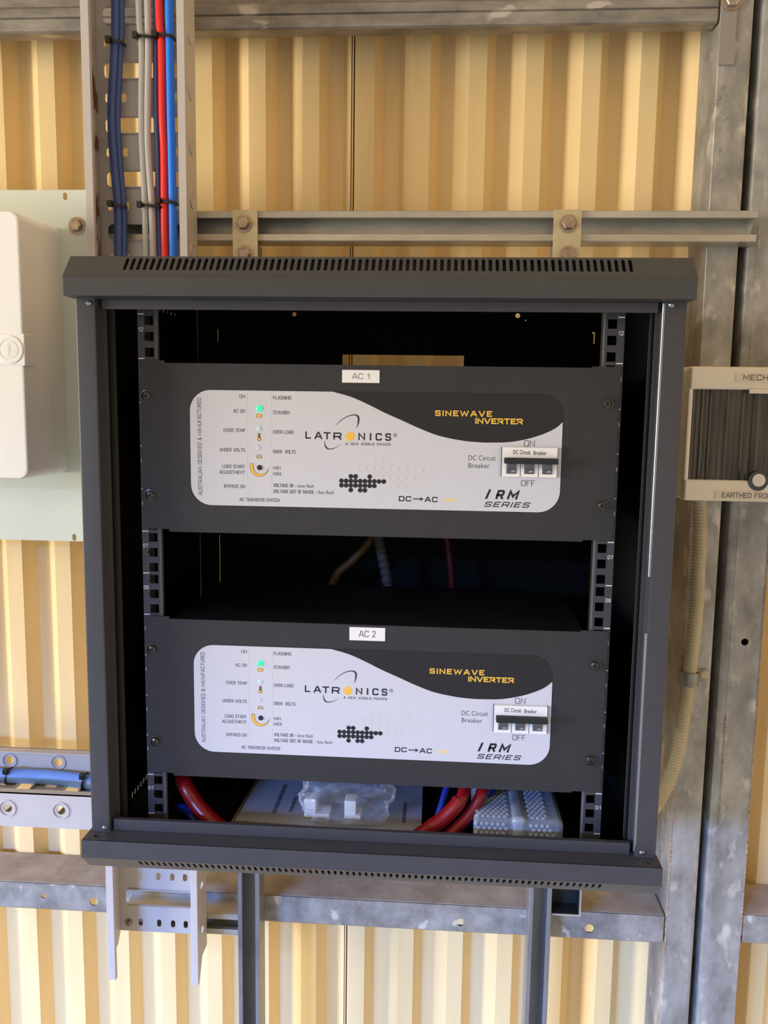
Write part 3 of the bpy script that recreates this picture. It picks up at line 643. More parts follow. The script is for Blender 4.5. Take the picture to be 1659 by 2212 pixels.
mb = MB(); arc = [(0.4452 + 0.0118 * math.cos(a), 0.404 + 0.0118 * math.sin(a)) for a in [PI * (1.0 + k / 12) for k in range(13)]]
mb.plate(strip([(0.4334, YG - 0.0015)] + arc + [(0.4570, YG - 0.0015), (0.4735, YG - 0.0015)], -0.0013), [], 0.019, at(XY, 0, 0, 0.034)); build('strap', mb, M_clip, t)
mb = MB(); mb.lathe([(0.0072, 0), (0.0072, 0.001), (0.005, 0.0035), (0.002, 0.004)], F(0.4705, YG - 0.003, 0.0455), 20); build('screw', mb, M_conduit, t)

# ================================================================== RACK CABINET
U = 0.04445
cab = thing('rack_cabinet', 'open black wall mounted equipment rack cabinet with slotted top and bottom covers', 'rack cabinet', (0.0, 0.15, -0.041))
CX0, CX1, YFc, YBc = -0.293, 0.2935, -0.060, 0.358
def slotted(u0, u1, uw, n, v0, v1, length, wdt):
    return [stadium(u0 + (u1 - u0) * k / (n - 1), (v0 + v1) / 2, wdt, length, 4) for k in range(n)]
def cover(sign, name):
    # sign +1 top cover, -1 bottom cover ; front band, sloping slotted chamfer, flat outer face
    mb = MB()
    if sign > 0: zi, zf, zo, yc_ = 0.543, 0.561, 0.5825, -0.040
    else: zi, zf, zo, yc_ = -0.003, -0.0215, -0.0415, -0.040
    zl, zh = min(zi, zf), max(zi, zf)
    mb.box(CX0, CX1, YFc, YFc + 0.0025, zl, zh, 0.0007)
    L = math.hypot(yc_ - YFc, zo - zf)
    d = Vector((0, (yc_ - YFc) / L, (zo - zf) / L)); nrm = Vector((0, d.z, -d.y)) * (1 if sign > 0 else -1)
    M = Matrix(((1, 0, 0, 0), (0, d.y, nrm.y, YFc), (0, d.z, nrm.z, zf), (0, 0, 0, 1)))
    n = 75
    if sign > 0: mb.plate(rect(CX0, CX1, 0, L), slotted(-0.2356, 0.2360, 0, n, 0.0085, 0.0275, 0.0175, 0.0034), 0.0016, M)
    else: mb.plate(rect(CX0, CX1, 0, L), slotted(-0.2335, 0.2345, 0, n, 0.003, 0.018, 0.0135, 0.0030), 0.0016, M)
    if sign > 0: mb.box(CX0, CX1, yc_, YBc, zo - 0.0016, zo)
    else: mb.box(CX0, CX1, yc_, YBc, zo, zo + 0.0016)
    for X in (CX0, CX1 - 0.0016):   # end cheeks
        g_ = 0.0007 * sign; mb.plate([(YFc + 0.0008, zi + g_), (YFc + 0.0008, zf), (yc_ + 0.0004, zo - g_), (0.0, zo - g_), (0.0, zi + g_)], [], 0.0010, at(YZ, X + 0.0003, 0, 0))
    # inner face of the cover (underside / upper side), back to the posts
    za, zb = (zi, zi + 0.0016) if sign > 0 else (zi - 0.0016, zi)
    mb.plate(rect(CX0 + 0.0004, CX1 - 0.0004, YFc + 0.0010, -0.028), [] if sign > 0 else [stadium(-0.2805, -0.050, 0.006, 0.004), stadium(0.2805, -0.0505, 0.006, 0.004)], 0.0016, at(XY, 0, 0, za))
    o = build(name, mb, M_cab_dusty, cab)
    return o
cover(1, 'top_cover'); cover(-1, 'bottom_cover')
for sgn, xo, xi in ((-1, -0.2905, -0.2700), (1, 0.2915, 0.2705)):
    mb = MB(); a, b = min(xo, xi), max(xo, xi)
    prof = strip([(xo, 0.02), (xo, -0.0375), (xo - sgn * 0.0008, -0.0393), (xo - sgn * 0.0025, -0.040), (xi + sgn * 0.0022, -0.040), (xi + sgn * 0.0006, -0.0394), (xi, -0.0378), (xi, -0.024), (xi - sgn * 0.004, -0.024), (xi - sgn * 0.004, 0.0)], 0.0014 * (-1 if sgn < 0 else 1) * -1)
    mb.plate(prof, [], 0.5462, at(XY, 0, 0, -0.003))
    build('front_post', mb, M_cab, cab)
    # thin door seal bead inside the post
    mb = MB(); x_ = xi - sgn * 0.0062
    mb.tube([(x_, -0.020, -0.001), (x_, -0.020, 0.25), (x_, -0.020, 0.541)], 0.0016, 8, 2); build('seal_bead', mb, M_cab_in, cab)
mb = MB(); mb.tube([(0.2700, -0.0385, 0.003), (0.2700, -0.0385, 0.1), (0.2700, -0.0385, 0.228)], 0.0016, 12, 2)  # bright beads stand in for the light reflected along the post's inner edge
mb.tube([(0.2700, -0.0385, 0.284), (0.2700, -0.0385, 0.4), (0.2700, -0.0385, 0.5415)], 0.0016, 12, 2); e_ = build('post_glint_bead', mb, M_edge, cab); e_['label'] = 'bright bead imitating the light on the post edge'
mb = MB(); mb.box(-0.2660, 0.2662, -0.034, -0.030, 0.5335, 0.5430, 0.0006); build('header_bar', mb, M_cab, cab)
mb = MB(); mb.box(-0.2680, 0.2660, -0.036, -0.030, -0.003, 0.0090, 0.0006); build('sill_bar', mb, M_cab, cab)
for x, z in ((-0.2762, 0.5385), (0.2762, 0.5402), (-0.2755, 0.001), (0.2770, 0.002)):
    mb = MB(); mb.lathe([(0.0026, 0), (0.0026, 0.001), (0.0012, 0.0022)], F(x, -0.040, z), 14); build('frame_screw', mb, M_edge, cab)
# side panels with vent slots
for X in (-0.2845, 0.2845):
    mb = MB(); hol = []
    for k in range(6):
        y = 0.060 + 0.0095 * k; hol.append([(y, -0.0155), (y + 0.004, -0.0155), (y + 0.0055, -0.0085), (y + 0.0015, -0.0085)])
        y = 0.175 + 0.0155 * k; hol.append([(y, 0.5545), (y + 0.004, 0.5545), (y + 0.006, 0.5585), (y + 0.002, 0.5585)])
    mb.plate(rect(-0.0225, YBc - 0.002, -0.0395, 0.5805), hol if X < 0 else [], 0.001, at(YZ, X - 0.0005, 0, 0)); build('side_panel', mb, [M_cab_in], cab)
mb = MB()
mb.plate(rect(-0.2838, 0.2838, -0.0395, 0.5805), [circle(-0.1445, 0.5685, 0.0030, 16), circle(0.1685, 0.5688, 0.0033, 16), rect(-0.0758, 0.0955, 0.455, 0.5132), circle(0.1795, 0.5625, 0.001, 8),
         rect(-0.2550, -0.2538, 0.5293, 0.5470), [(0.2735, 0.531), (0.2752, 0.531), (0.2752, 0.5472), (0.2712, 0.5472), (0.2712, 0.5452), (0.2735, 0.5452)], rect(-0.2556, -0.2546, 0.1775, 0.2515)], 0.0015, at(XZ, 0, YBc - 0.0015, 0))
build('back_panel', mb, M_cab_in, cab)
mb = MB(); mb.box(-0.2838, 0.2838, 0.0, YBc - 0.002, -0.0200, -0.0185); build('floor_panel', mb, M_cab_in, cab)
# rack rails with square holes
for sgn in (-1, 1):
    xo, xi = sgn * 0.2430, sgn * 0.2238
    a, b = min(xo, xi), max(xo, xi)
    hol = []
    for u in range(12):
        for q in (0.00635, 0.02222, 0.0381):
            zc = u * U + q - 0.001; x0, x1 = sgn * 0.2360, sgn * 0.2268
            x0, x1 = min(x0, x1), max(x0, x1); tri = 0.0016
            if abs(q - 0.02222) < 1e-4:   # centre hole has a small notch on the numbered side
                h_ = [(x0, zc - 0.0046), (x1, zc - 0.0046), (x1, zc + 0.0046), (x0, zc + 0.0046)]
                if sgn > 0: h_ = [(x0, zc - 0.0046), (x1, zc - 0.0046), (x1, zc - tri), (x1 + tri, zc), (x1, zc + tri), (x1, zc + 0.0046), (x0, zc + 0.0046)]
                else: h_ = [(x0, zc - 0.0046), (x1, zc - 0.0046), (x1, zc + 0.0046), (x0, zc + 0.0046), (x0, zc + tri), (x0 - tri, zc), (x0, zc - tri)]
                hol.append(h_)
            else: hol.append(rect(x0, x1, zc - 0.0046, zc + 0.0046))
    mb = MB(); mb.plate(rect(a, b, -0.0180, 0.5400), hol, 0.0018, at(XZ, 0, 0, 0))
    mb.box(xo - 0.0008, xo + 0.0008, 0.0018, 0.035, -0.018, 0.540)
    r_ = build('rack_rail', mb, M_rail, cab)
    mb = MB(); mb.box(xi - 0.0008, xi + 0.0008, -0.0002, 0.006, -0.018, 0.540); build('rail_edge', mb, M_raile, r_)
    mb = MB()
    for u in range(13): 
        x0, x1 = sgn * 0.2428, sgn * 0.2365; mb.box(min(x0, x1), max(x0, x1), -0.0002, 0, u * U - 0.0014, u * U - 0.0004)
    for u in range(12):
        xc = sgn * 0.2397; stext(mb, '%02d' % (u + 1), xc - 0.0026, xc + 0.0026, u * U + 0.0263, u * U + 0.0303, -0.0002, 0.13)
    build('unit_numbers', mb, M_mark, r_)

# ================================================================== INVERTERS
def inverter(dz, label, num, st):
    r = thing('rack_inverter', label, 'inverter', (0, 0.0, 0.3115 + dz), 'rack mounted inverters')
    Z = lambda z: z + dz
    yf = -0.0030
    mb = MB()
    mb.plate([(-0.2405, Z(0.3135)), (-0.2132, Z(0.3135)), (-0.2132, Z(0.3108)), (0.2110, Z(0.3108)), (0.2110, Z(0.3125)), (0.2405, Z(0.3125)), (0.2405, Z(0.4848)),
              (0.2130, Z(0.4848)), (0.2130, Z(0.4835)), (-0.2150, Z(0.4838)), (-0.2150, Z(0.4862)), (-0.2405, Z(0.4862))], [], 0.0024, at(XZ, 0, yf, 0))
    build('faceplate', mb, M_face, r)
    mb = MB(); mb.box(-0.2165, 0.2195, 0.0, 0.205, Z(0.3175), Z(0.4805), 0.0015); build('chassis', mb, M_chas, r)
    # printed front sticker: dark sheet, silver lower part with swept edge
    mb = MB(); mb.plate(rrect(-0.1893, 0.1865, Z(0.3395), Z(0.4575), 0.0215, 10), [], 0.0003, at(XZ, 0, yf - 0.0003, 0)); stk = build('front_sticker', mb, M_lblk, r)
    cv = [(-0.0430, 0.4570), (-0.0237, 0.4518), (-0.005, 0.4438), (0.0091, 0.4370), (0.0278, 0.4290), (0.0465, 0.4210), (0.0652, 0.4144), (0.0884, 0.4101), (0.1050, 0.4088), (0.1161, 0.4087), (0.1345, 0.4095), (0.1527, 0.4130), (0.1685, 0.4183), (0.1796, 0.4240), (0.1864, 0.4300)]
    out = smooth2(cv)[::-1]
    def arc(cx, cz, rr, a0, a1, n=10): return [(cx + rr * math.cos(math.radians(a0 + (a1 - a0) * k / n)), cz + rr * math.sin(math.radians(a0 + (a1 - a0) * k / n))) for k in range(n + 1)]
    out += arc(-0.1678, 0.4357, 0.0214, 90, 180) + arc(-0.1678, 0.3610, 0.0214, 180, 270) + arc(0.1650, 0.3610, 0.0214, 270, 360)
    out = [(x, Z(z)) for x, z in out]
    mb = MB(); mb.plate(out, [], 0.0002, at(XZ, 0, yf - 0.0005, 0)); build('silver_field', mb, M_lgry, stk)
    yt = yf - 0.0006
    # small grey lettering
    mb = MB(); H = 0.0036
    T = lambda s_, x0, x1, zc, h=H: stext(mb, s_, x0, x1, Z(zc) - h / 2, Z(zc) + h / 2, yt, 0.14)
    TL = lambda s_, x0, x1, zc, h=H: mb.text(s_, x0, x1, Z(zc) - h / 2, Z(zc) + h / 2, yt)
    def TR(s_, xr, wd, zc): T(s_, xr - wd, xr, zc)
    TR('ON', -0.1322, 0.0058, 0.4511); TR('AC ON', -0.1323, 0.0122, 0.4364); TR('OVER TEMP', -0.1324, 0.0222, 0.4169); TR('UNDER VOLTS', -0.1326, 0.0262, 0.3969)
    TR('LOAD START', -0.1331, 0.0232, 0.3800); TR('ADJUSTMENT', -0.1331, 0.0262, 0.3741); TR('BYPASS ON', -0.1328, 0.0218, 0.3596)
    T('AC TRANSFER SWITCH', -0.1386, -0.0974, 0.3461)
    T('FLASHING', -0.1034, -0.0852, 0.4503); T('STANDBY', -0.1034, -0.0863, 0.4355); T('OVER LOAD', -0.1035, -0.0828, 0.4159); T('OVER  VOLTS', -0.1035, -0.0807, 0.3959)
    T('MIN', -0.1035, -0.0962, 0.3793); T('MAX', -0.1036, -0.0953, 0.3734)
    T('VOLTAGE OK -', -0.1033, -0.0800, 0.3615); TL('slow flash', -0.0785, -0.0618, 0.3615); T('VOLTAGE OUT OF RANGE -', -0.1034, -0.0590, 0.3553); TL('fast flash', -0.0574, -0.0412, 0.3553)
    stext(mb, 'AUSTRALIAN DESIGNED & MANUFACTURED', -0.1817, -0.1775, Z(0.3498), Z(0.4492), yt, 0.12, up=True)
    build('small_lettering', mb, M_sig, stk)
    for s_, x0, x1, zc, h in (('ON', 0.1491, 0.1597, 0.4085, 0.0062), ('OFF', 0.1477, 0.1611, 0.3688, 0.0060)):
        mb = MB(); stext(mb, s_, x0, x1, Z(zc) - h / 2, Z(zc) + h / 2, yt, 0.11); build('switch_lettering', mb, M_sig, stk)
    mb = MB(); TL('DC Circuit', 0.0943, 0.1215, 0.3932, 0.0050); build('breaker_lettering', mb, M_sig, stk)
    mb = MB(); TL('Breaker', 0.0945, 0.1158, 0.3855, 0.0048); build('breaker_lettering', mb, M_sig, stk)
    # maker's mark
    mb = MB()
    for ch, x0, x1, z0, z1 in (('L', -0.0705, -0.0650, 0.4095, 0.4168), ('A', -0.0612, -0.0535, 0.4093, 0.4166), ('T', -0.0520, -0.0450, 0.4092, 0.4165), ('R', -0.0400 - 0.0022, -0.0337, 0.4090, 0.4163),
                               ('N', -0.0166, -0.0100, 0.4090, 0.4162), ('I', -0.0052, -0.0036, 0.4089, 0.4162), ('C', 0.0008, 0.0071, 0.4088, 0.4163), ('S', 0.0106, 0.0162, 0.4087, 0.4163)):
        stext(mb, ch, x0, x1, Z(z0), Z(z1), yt, 0.20) if ch != 'I' else mb.box(x0, x1, yt, yt + 0.0001, Z(z0), Z(z1))
    def crescent(pts_out, pts_in):
        mb.plate([(x, Z(z)) for x, z in smooth2(pts_out) + smooth2(pts_in)[::-1]], [], 0.0001, at(XZ, 0, yt - 0.00002, 0))
    crescent([(-0.0398, 0.4233), (-0.0350, 0.4283), (-0.0295, 0.4322), (-0.0240, 0.4343), (-0.0195, 0.4346), (-0.0165, 0.4330), (-0.0158, 0.4295), (-0.0167, 0.4250), (-0.0187, 0.4209)],
             [(-0.0396, 0.4232), (-0.0346, 0.4279), (-0.0293, 0.4315), (-0.0240, 0.4334), (-0.0200, 0.4335), (-0.0178, 0.4318), (-0.0175, 0.4290), (-0.0178, 0.4250), (-0.0188, 0.4210)])
    crescent([(-0.0512, 0.4077), (-0.0512, 0.4050), (-0.0506, 0.4020), (-0.0490, 0.3998), (-0.0463, 0.3990), (-0.0420, 0.3997), (-0.0380, 0.4018), (-0.0341, 0.4043)],
             [(-0.0508, 0.4077), (-0.0505, 0.4050), (-0.0495, 0.4025), (-0.0478, 0.4006), (-0.0460, 0.3999), (-0.0420, 0.4004), (-0.0380, 0.4022), (-0.0342, 0.4044)])
    stext(mb, 'A NEW WORLD POWER', -0.0295, 0.0158, Z(0.4038), Z(0.4064), yt, 0.16, gap=0.5)
    mb.text('R', 0.0197, 0.0213, Z(0.4136), Z(0.4154), yt); mb.plate(circle(0.0205, Z(0.4145), 0.0019, 16), [circle(0.0205, Z(0.4145), 0.0015, 16)], 0.0001, at(XZ, 0, yt, 0))
    build('maker_logo', mb, M_ink, stk)
    mb = MB(); th = [math.radians(a) for a in range(150, 481, 15)]
    mb.plate([(-0.0252 + 0.0047 * math.cos(a), Z(0.4127) + 0.0047 * math.sin(a)) for a in th] + [(-0.0270, Z(0.4150)), (-0.0278, Z(0.4136))], [], 0.0001, at(XZ, 0, yt - 0.00002, 0)); build('logo_sun', mb, M_yel, stk)
    # sweep lettering
    mb = MB(); stext(mb, 'SINEWAVE', 0.0600, 0.1167, Z(0.4343), Z(0.4400), yf - 0.0005, 0.22, gap=0.30); build('yellow_lettering', mb, M_yel, stk)
    mb = MB(); stext(mb, 'INVERTER', 0.1002, 0.1471, Z(0.4272), Z(0.4329), yf - 0.0005, 0.23, gap=0.14); build('yellow_lettering', mb, M_yel, stk)
    mb = MB(); stext(mb, 'DC', 0.0251, 0.0379, Z(0.3478), Z(0.3532), yt, 0.20, gap=0.2); stext(mb, 'AC', 0.0513, 0.0644, Z(0.3476), Z(0.3530), yt, 0.20, gap=0.2)
    mb.box(0.0397, 0.0475, yt - 0.0001, yt, Z(0.3500), Z(0.3510)); mb.plate([(0.0465, Z(0.3484)), (0.0502, Z(0.3505)), (0.0465, Z(0.3526)), (0.0474, Z(0.3505))], [], 0.0001, at(XZ, 0, yt - 0.0001, 0))
    build('conversion_lettering', mb, M_ink, stk)
    mb = MB()
    mb.plate([(0.1118, Z(0.3520)), (0.1141, Z(0.3520)), (0.1181, Z(0.3617)), (0.1158, Z(0.3617))], [], 0.0001, at(XZ, 0, yt, 0))
    stext(mb, 'R', 0.1228, 0.1318, Z(0.3521), Z(0.3615), yt, 0.24, 0.32); stext(mb, 'M', 0.1340, 0.1466, Z(0.3521), Z(0.3614), yt, 0.25, 0.30)
    build('model_lettering', mb, M_ink, stk)
    mb = MB(); stext(mb, 'SERIES', 0.1110, 0.1580, Z(0.3440), Z(0.3494), yt, 0.18, 0.30, 0.26); build('series_lettering', mb, M_ink, stk)
    mb = MB(); mb.plate([(0.0685, Z(0.3522)), (0.0710, Z(0.3524)), (0.0735, Z(0.3506)), (0.0760, Z(0.3521)), (0.0800, Z(0.3518)), (0.0824, Z(0.3500)), (0.0812, Z(0.3483)), (0.0760, Z(0.3484)), (0.0722, Z(0.3488))], [], 0.0001, at(XZ, 0, yt, 0)); build('pale_mark', mb, mat('print_pale_yellow', (228, 208, 152), 0.5), stk)
    mb = MB()
    for x in (-0.1301, -0.1053): mb.box(x - 0.0002, x + 0.0002, yt, yt + 0.0001, Z(0.3516), Z(0.4568))
    for z in (0.4449, 0.4266, 0.4064, 0.3868, 0.3666): mb.box(-0.1375, -0.0892, yt, yt + 0.0001, Z(z) - 0.0002, Z(z) + 0.0002)
    mb.box(-0.1301, -0.1045, yt, yt + 0.0001, Z(0.3516) - 0.0002, Z(0.3516) + 0.0002); build('pale_grid', mb, M_ppale, stk)
    mb = MB(); p = 0.0082
    for row, cols in ((0.3886, (2, 3, 6)), (0.3804, range(0, 9)), (0.3722, range(2, 8)), (0.3644, (4, 5))):
        for c_ in cols: mb.plate(circle(-0.0125 + c_ * p, Z(row), 0.0040, 18), [circle(-0.0125 + c_ * p, Z(row), 0.0037, 18)], 0.00008, at(XZ, 0, yt, 0))
    build('ring_pattern', mb, M_ppale, stk)
    mb = MB(); p = 0.00479
    for row, cols in ((0.3722, (2, 3, 6)), (0.3675, range(0, 10)), (0.3629, range(0, 8)), (0.3582, (2, 4, 5))):
        for c_ in cols: mb.plate(circle(-0.0335 + c_ * p, Z(row), 0.00236, 16), [], 0.0001, at(XZ, 0, yt - 0.0001, 0))
    build('dot_pattern', mb, M_ink, stk)
    # icons : outlines then yellow fills
    arcO = [(-0.1179 + 0.0098 * math.cos(math.radians(a)), Z(0.3803) + 0.0103 * math.sin(math.radians(a))) for a in range(160, 366, 8)]
    arcI = [(-0.1175 + (0.0066 + 0.0029 * max(0, (a - 200) / 165.0)) * math.cos(math.radians(a)), Z(0.3808) + (0.0074 + 0.0022 * max(0, (a - 230) / 130.0)) * math.sin(math.radians(a))) for a in range(160, 366, 8)]
    mb = MB(); mb.plate(arcO + arcI[::-1], [], 0.0001, at(XZ, 0, yt, 0))
    mb.plate(stadium(-0.1179, Z(0.4318), 0.0062, 0.0036), [], 0.0001, at(XZ, 0, yt, 0)); mb.plate(rect(-0.1192, -0.1166, Z(0.4085), Z(0.4143)), [], 0.0001, at(XZ, 0, yt, 0)); mb.plate(circle(-0.1179, Z(0.4083), 0.0020), [], 0.0001, at(XZ, 0, yt, 0))
    mb.plate([(-0.1207, Z(0.3888)), (-0.1153, Z(0.3888)), (-0.1153, Z(0.3915)), (-0.1162, Z(0.3924)), (-0.1198, Z(0.3924)), (-0.1207, Z(0.3915))], [], 0.0001, at(XZ, 0, yt, 0)); build('icon_outline', mb, M_pout, stk)
    mb = MB(); y2 = yt - 0.0001
    sh = lambda L_, cx, cz, k: [(cx + (x - cx) * k, cz + (z - cz) * k) for x, z in L_]
    fO = [(-0.1179 + 0.0093 * math.cos(math.radians(a)), Z(0.3803) + 0.0098 * math.sin(math.radians(a))) for a in range(163, 350, 8)]
    fI = [(-0.1175 + (0.0071 + 0.0026 * max(0, (a - 200) / 165.0)) * math.cos(math.radians(a)), Z(0.3808) + (0.0079 + 0.0019 * max(0, (a - 230) / 130.0)) * math.sin(math.radians(a))) for a in range(163, 350, 8)]
    mb.plate(fO + fI[::-1], [], 0.0001, at(XZ, 0, y2, 0)); mb.plate(stadium(-0.1179, Z(0.4318), 0.0052, 0.0026), [], 0.0001, at(XZ, 0, y2, 0))
    mb.plate(circle(-0.1179, Z(0.4083), 0.0014), [], 0.0001, at(XZ, 0, y2, 0)); mb.box(-0.1200, -0.1160, y2, yt, Z(0.3892), Z(0.3900)); mb.plate([(-0.1166, Z(0.3785)), (-0.1156, Z(0.3790)), (-0.1156, Z(0.3803)), (-0.1166, Z(0.3806))], [], 0.0001, at(XZ, 0, y2, 0)); build('icon_fill', mb, M_yel, stk)
    mb = MB(); mb.box(-0.1200, -0.1158, y2 - 0.0001, y2, Z(0.3905), Z(0.3918)); build('icon_white', mb, M_lgry, stk)
    # lights and adjuster
    mb = MB(); mb.lathe([(0.0033, 0), (0.0031, 0.0006), (0.002, 0.0013), (0.0007, 0.0016)], F(-0.1178, yt + 0.0001, Z(0.4391)), 20); l_ = build('indicator_light', mb, M_led, r); l_['label'] = 'lit green indicator'
    mb = MB(); mb.lathe([(0.0028, 0), (0.0026, 0.0004), (0.0015, 0.0008)], F(-0.1181, yt + 0.0001, Z(0.4189)), 18); build('indicator_light', mb, M_ledoff, r)
    mb = MB(); mb.lathe([(0.0027, 0), (0.0025, 0.0003), (0.0015, 0.0006)], F(-0.1188, yt + 0.0001, Z(0.3996)), 18); build('indicator_light', mb, M_lgry, r)
    mb = MB(); mb.lathe([(0.0027, 0), (0.0024, 0.0010), (0.0012, 0.0012)], F(-0.1177, yt + 0.0001, Z(0.3793)), 18); build('adjuster_knob', mb, M_ink, r)
    # circuit breaker
    x0, x1 = 0.1276, 0.1818; yb = -0.0085
    mb = MB(); hol = [rect(x - 0.0050, x + 0.0048, Z(0.3784), Z(0.3895)) for x in (0.1372, 0.1548, 0.1725)]
    mb.plate(rect(x0, x1, Z(0.3753), Z(0.4046)), hol, 0.005, at(XZ, 0, yb, 0)); bk = build('circuit_breaker', mb, M_white, r); bk['label'] = 'white three pole breaker'
    mb = MB()
    for x in (0.1372, 0.1548, 0.1725): mb.box(x - 0.0050, x + 0.0048, yb + 0.0035, yb + 0.0046, Z(0.3784), Z(0.3895))
    for x in (0.1459, 0.1638): mb.box(x - 0.0003, x + 0.0003, yb - 0.0001, yb + 0.001, Z(0.3755), Z(0.3890))
    mb.box(x0 - 0.0006, x0, yb + 0.002, -0.0032, Z(0.3753), Z(0.4046)); mb.box(x1, x1 + 0.0006, yb + 0.002, -0.0032, Z(0.3753), Z(0.4046))
    build('recess', mb, M_ink, bk)
    for x in (0.1372, 0.1548, 0.1725):
        mb = MB(); mb.box(x - 0.0046, x + 0.0044, yb - 0.0015, yb + 0.003, Z(0.3788), Z(0.3835), 0.0006); mb.box(x - 0.0046, x + 0.0044, yb - 0.0045, yb + 0.003, Z(0.3835), Z(0.3895), 0.0008); tg = build('toggle', mb, M_sig, bk)
        mb = MB(); mb.text('ON', x - 0.0005, x + 0.0032, Z(0.3800), Z(0.3820), yb - 0.0017); build('lettering', mb, M_mark, tg)
    mb = MB(); mb.box(x0 + 0.0018, x1 + 0.0002, yb - 0.0085, yb - 0.0002, Z(0.3888), Z(0.3945), 0.0008); build('lever_bar', mb, M_ink, bk)
    mb = MB(); mb.text('DC Circuit', 0.1382, 0.1552, Z(0.3978), Z(0.4022), yb - 0.0002, 0.008); mb.text('Breaker', 0.1583, 0.1712, Z(0.3975), Z(0.4016), yb - 0.0002, 0.008); build('lettering', mb, M_inkg, bk)
    # rack screws
    for x, z in ((-0.2337, 0.4504), (-0.2323, 0.3486), (0.2287, 0.4489), (0.2284, 0.3475)):
        mb = MB(); mb.lathe([(0.0064, 0), (0.0064, 0.0008), (0.0050, 0.0010), (0.0050, 0.0022), (0.0045, 0.0034), (0.003, 0.0042), (0.001, 0.0044)], F(x, yf, Z(z)), 24)
        s_ = build('rack_screw', mb, M_scr, r)
        mb = MB(); a = random.uniform(0.3, 1.2); R_ = Matrix.Translation((x, 0, Z(z))) @ Matrix.Rotation(a, 4, 'Y')
        mb.box(-0.0026, 0.0026, yf - 0.0046, yf - 0.0040, -0.0005, 0.0005, M=R_); mb.box(-0.0005, 0.0005, yf - 0.0046, yf - 0.0040, -0.0026, 0.0026, M=R_); build('cross_recess', mb, M_scrx, s_)
    # stick-on name label
    sx0, sx1, sz0, sz1 = st
    mb = MB(); mb.box(sx0, sx1, yf - 0.0004, yf, sz0, sz1); nl = build('name_label', mb, M_label, r)
    wd = sx1 - sx0; mb = MB(); stext(mb, 'AC ' + num, sx0 + wd * 0.27, sx1 - wd * 0.27, sz0 + 0.0038, sz1 - 0.0034, yf - 0.0005, 0.11, gap=0.2); build('lettering', mb, M_inkg, nl)
random.seed(7)
inverter(0.0, 'upper rack inverter, black faceplate with silver sticker, labelled AC 1', '1', (-0.0337, 0.0039, 0.4662, 0.4788))
inverter(-0.2660, 'lower rack inverter, black faceplate with silver sticker, labelled AC 2', '2', (-0.0240, 0.0132, 0.2012, 0.2152))

# ================================================================== THINGS INSIDE THE CABINET
ZF = -0.0185
t = thing('manual', 'grey paper instruction manual lying on the cabinet floor behind the plastic bag', 'manual', (-0.05, 0.06, ZF))
mb = MB(); q = [(-0.1555, 0.016), (0.0545, 0.0065), (0.0535, 0.150), (-0.150, 0.150)]
mb.plate(q, [], 0.0043, at(XY, 0, 0, ZF + 0.0002)); build('pages', mb, M_papere, t)
mb = MB(); q2 = [(-0.1510, 0.0175), (0.0545, 0.0065), (0.0535, 0.150), (-0.1455, 0.150)]; mb.plate(q2, [], 0.0008, at(XY, 0, 0, ZF + 0.0045)); cv_ = build('cover_sheet', mb, M_paper, t)
mb = MB(); zz = ZF + 0.0055
for x, y0, y1, wd in ((-0.112, 0.036, 0.110, 0.0045), (-0.094, 0.042, 0.075, 0.004), (0.0345, 0.028, 0.072, 0.004)):
    y = y0
    while y < y1:
        h = random.uniform(0.002, 0.005); mb.box(x - wd / 2, x + wd / 2, y, y + h, zz - 0.0002, zz); y += h + 0.0012
build('print_marks', mb, M_inkg, cv_)
G2 = 'heavy cables in the cabinet bottom'
cable([(-0.228, 0.085, 0.040), (-0.220, 0.050, 0.024), (-0.209, 0.024, 0.0215), (-0.1945, 0.016, 0.004), (-0.172, 0.006, -0.012), (-0.142, -0.010, -0.0215), (-0.112, -0.030, -0.0275), (-0.085, -0.0375, -0.0285), (-0.045, -0.0375, -0.0285), (-0.025, -0.025, -0.029)], 0.0088, M_redd, 'thick red battery cable sweeping down at the left of the cabinet bottom', G2, n=18)
cable([(-0.222, 0.040, -0.012), (-0.203, 0.024, -0.0125), (-0.183, 0.006, -0.030), (-0.160, -0.006, -0.033)], 0.0055, M_blued, 'dark blue cable under the red one at the left of the cabinet bottom', G2)
cable([(0.103, 0.055, 0.040), (0.0995, 0.024, 0.0255), (0.0905, 0.016, 0.014), (0.0770, 0.012, 0.001), (0.052, 0.004, -0.013), (0.030, -0.010, -0.028)], 0.0068, M_redd, 'red battery cable with heat shrink, left one beside the bubble wrap', G2, n=16)
cable([(0.124, 0.055, 0.040), (0.1200, 0.030, 0.0265), (0.1105, 0.022, 0.010), (0.098, 0.016, -0.004), (0.081, 0.006, -0.016), (0.058, -0.008, -0.028)], 0.0062, M_redd, 'red battery cable, right one touching the bubble wrap', G2, n=16)
cable([(0.134, 0.064, 0.018), (0.1215, 0.044, 0.000), (0.1085, 0.034, -0.012), (0.0960, 0.020, -0.0135), (0.0945, -0.006, -0.029)], 0.0050, M_blued, 'dark blue cable between the red cables and bubble wrap', G2)
cable([(0.082, 0.075, 0.040), (0.084, 0.060, 0.028), (0.078, 0.045, 0.010), (0.070, 0.030, -0.0125)], 0.0035, M_blued, 'thin blue cable behind the left red cable', G2)
mb = MB(); mb.tube([(0.0955, 0.019, 0.0205), (0.0905, 0.016, 0.014), (0.0770, 0.012, 0.001), (0.064, 0.0075, -0.0068)], 0.0082, 16, 6)
tag(build('heat_shrink', mb, M_redd, loc=(0.08, 0.012, 0.005)), 'red heat shrink sleeve around the left red battery cable', 'sleeve')
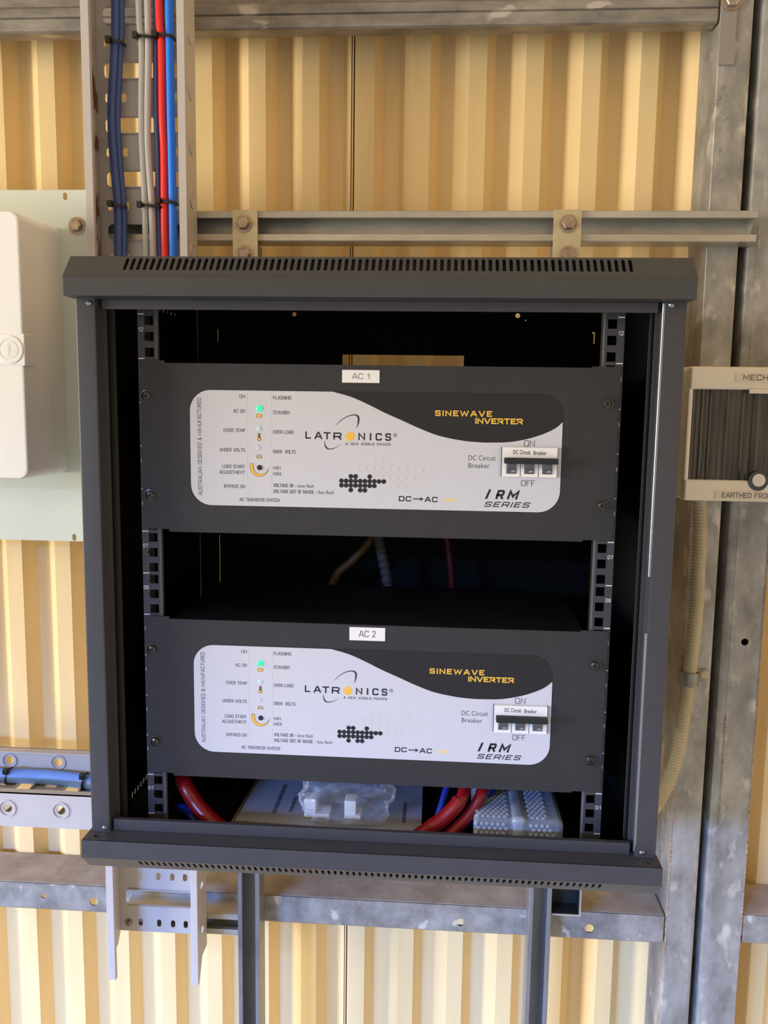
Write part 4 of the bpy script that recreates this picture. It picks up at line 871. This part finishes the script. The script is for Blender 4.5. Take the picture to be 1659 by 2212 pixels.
cable([(0.165, -0.020, -0.032), (0.176, -0.036, -0.0325), (0.205, -0.036, -0.0325), (0.217, -0.020, -0.032)], 0.0045, M_grey, 'made-up pale grey lead added behind the bottom vent slots at the right', G2)  # invented lead, added for the pale tone behind the slots
# white brackets in a clear bag
for i, (dx, lab) in enumerate(((-0.0700, 'white plastic angle bracket inside the clear bag, left one'), (-0.0250, 'white plastic angle bracket inside the clear bag, right one'))):
    mb = MB(); mb.box(dx - 0.0065, dx + 0.0065, 0.030, 0.048, ZF + 0.0062, 0.0085, 0.0012); mb.box(dx - 0.0065, dx + 0.022 - 0.01 * i, 0.028, 0.050, ZF + 0.0062, ZF + 0.0112, 0.0012)
    tag(build('plastic_bracket', mb, M_white, loc=(dx, 0.036, ZF + 0.006)), lab, 'bracket', 'white brackets in the bag')
random.seed(12)
bm = bmesh.new(); bmesh.ops.create_icosphere(bm, subdivisions=5, radius=1.0)
from mathutils import noise as _n
for v in bm.verts:
    c = v.co.copy(); r1 = _n.noise(c * 2.3 + Vector((3, 1, 7))) * 0.16 + abs(_n.noise(c * 5.5)) * -0.12 + _n.noise(c * 9) * 0.02
    s_ = 1 + r1
    e = Vector((math.copysign(abs(c.x) ** 0.75, c.x), math.copysign(abs(c.y) ** 0.75, c.y), math.copysign(abs(c.z) ** 0.75, c.z)))
    v.co = Vector((-0.031 + e.x * 0.0535 * s_, 0.038 + e.y * 0.036 * s_, 0.0105 + e.z * 0.0275 * s_))
    v.co.z = min(max(v.co.z, ZF + 0.006), 0.041)
mb = MB(); mb.bm(bm)
tag(build('plastic_bag', mb, M_bag, loc=(-0.031, 0.04, ZF), sharp=60), 'crumpled clear plastic bag with white parts on the grey manual', 'bag')
t = thing('wrapped_package', 'bubble wrapped package with clear tape at the right of the cabinet floor', 'package', (0.158, 0.055, ZF))
mb = MB(); mb.box(0.120, 0.196, 0.008, 0.105, ZF + 0.004, 0.006, 0.002); build('carton', mb, M_brownb, t)
mb = MB(); mb.box(0.1105, 0.2055, 0.000, 0.112, ZF + 0.0003, 0.0100, 0.007, 3)
def bubble(M): mb.lathe([(0.0024, 0), (0.0021, 0.0011), (0.0013, 0.0019), (0.0004, 0.0021)], M, 8)
ix = 0; y = 0.006
while y < 0.108:
    x = 0.1145 + (0.0029 if ix % 2 else 0)
    while x < 0.188:
        if not (0.1475 < x < 0.1695): bubble(Matrix.Translation((x, y, 0.0098)))
        x += 0.0058
    y += 0.0052; ix += 1
for kz in range(5):
    z = ZF + 0.003 + kz * 0.0050; x = 0.113 + (0.0029 if kz % 2 else 0)
    while x < 0.203 - kz * 0.003:
        if not (0.1475 < x < 0.1695): bubble(F(x, 0.0002, z))
        x += 0.0058
build('bubble_wrap', mb, M_bub, t)
mb = MB(); mb.box(0.1500, 0.1670, -0.0015, 0.114, ZF + 0.0002, 0.0128, 0.006, 3); build('tape', mb, M_tape, t)
# glimpsed behind the upper inverter
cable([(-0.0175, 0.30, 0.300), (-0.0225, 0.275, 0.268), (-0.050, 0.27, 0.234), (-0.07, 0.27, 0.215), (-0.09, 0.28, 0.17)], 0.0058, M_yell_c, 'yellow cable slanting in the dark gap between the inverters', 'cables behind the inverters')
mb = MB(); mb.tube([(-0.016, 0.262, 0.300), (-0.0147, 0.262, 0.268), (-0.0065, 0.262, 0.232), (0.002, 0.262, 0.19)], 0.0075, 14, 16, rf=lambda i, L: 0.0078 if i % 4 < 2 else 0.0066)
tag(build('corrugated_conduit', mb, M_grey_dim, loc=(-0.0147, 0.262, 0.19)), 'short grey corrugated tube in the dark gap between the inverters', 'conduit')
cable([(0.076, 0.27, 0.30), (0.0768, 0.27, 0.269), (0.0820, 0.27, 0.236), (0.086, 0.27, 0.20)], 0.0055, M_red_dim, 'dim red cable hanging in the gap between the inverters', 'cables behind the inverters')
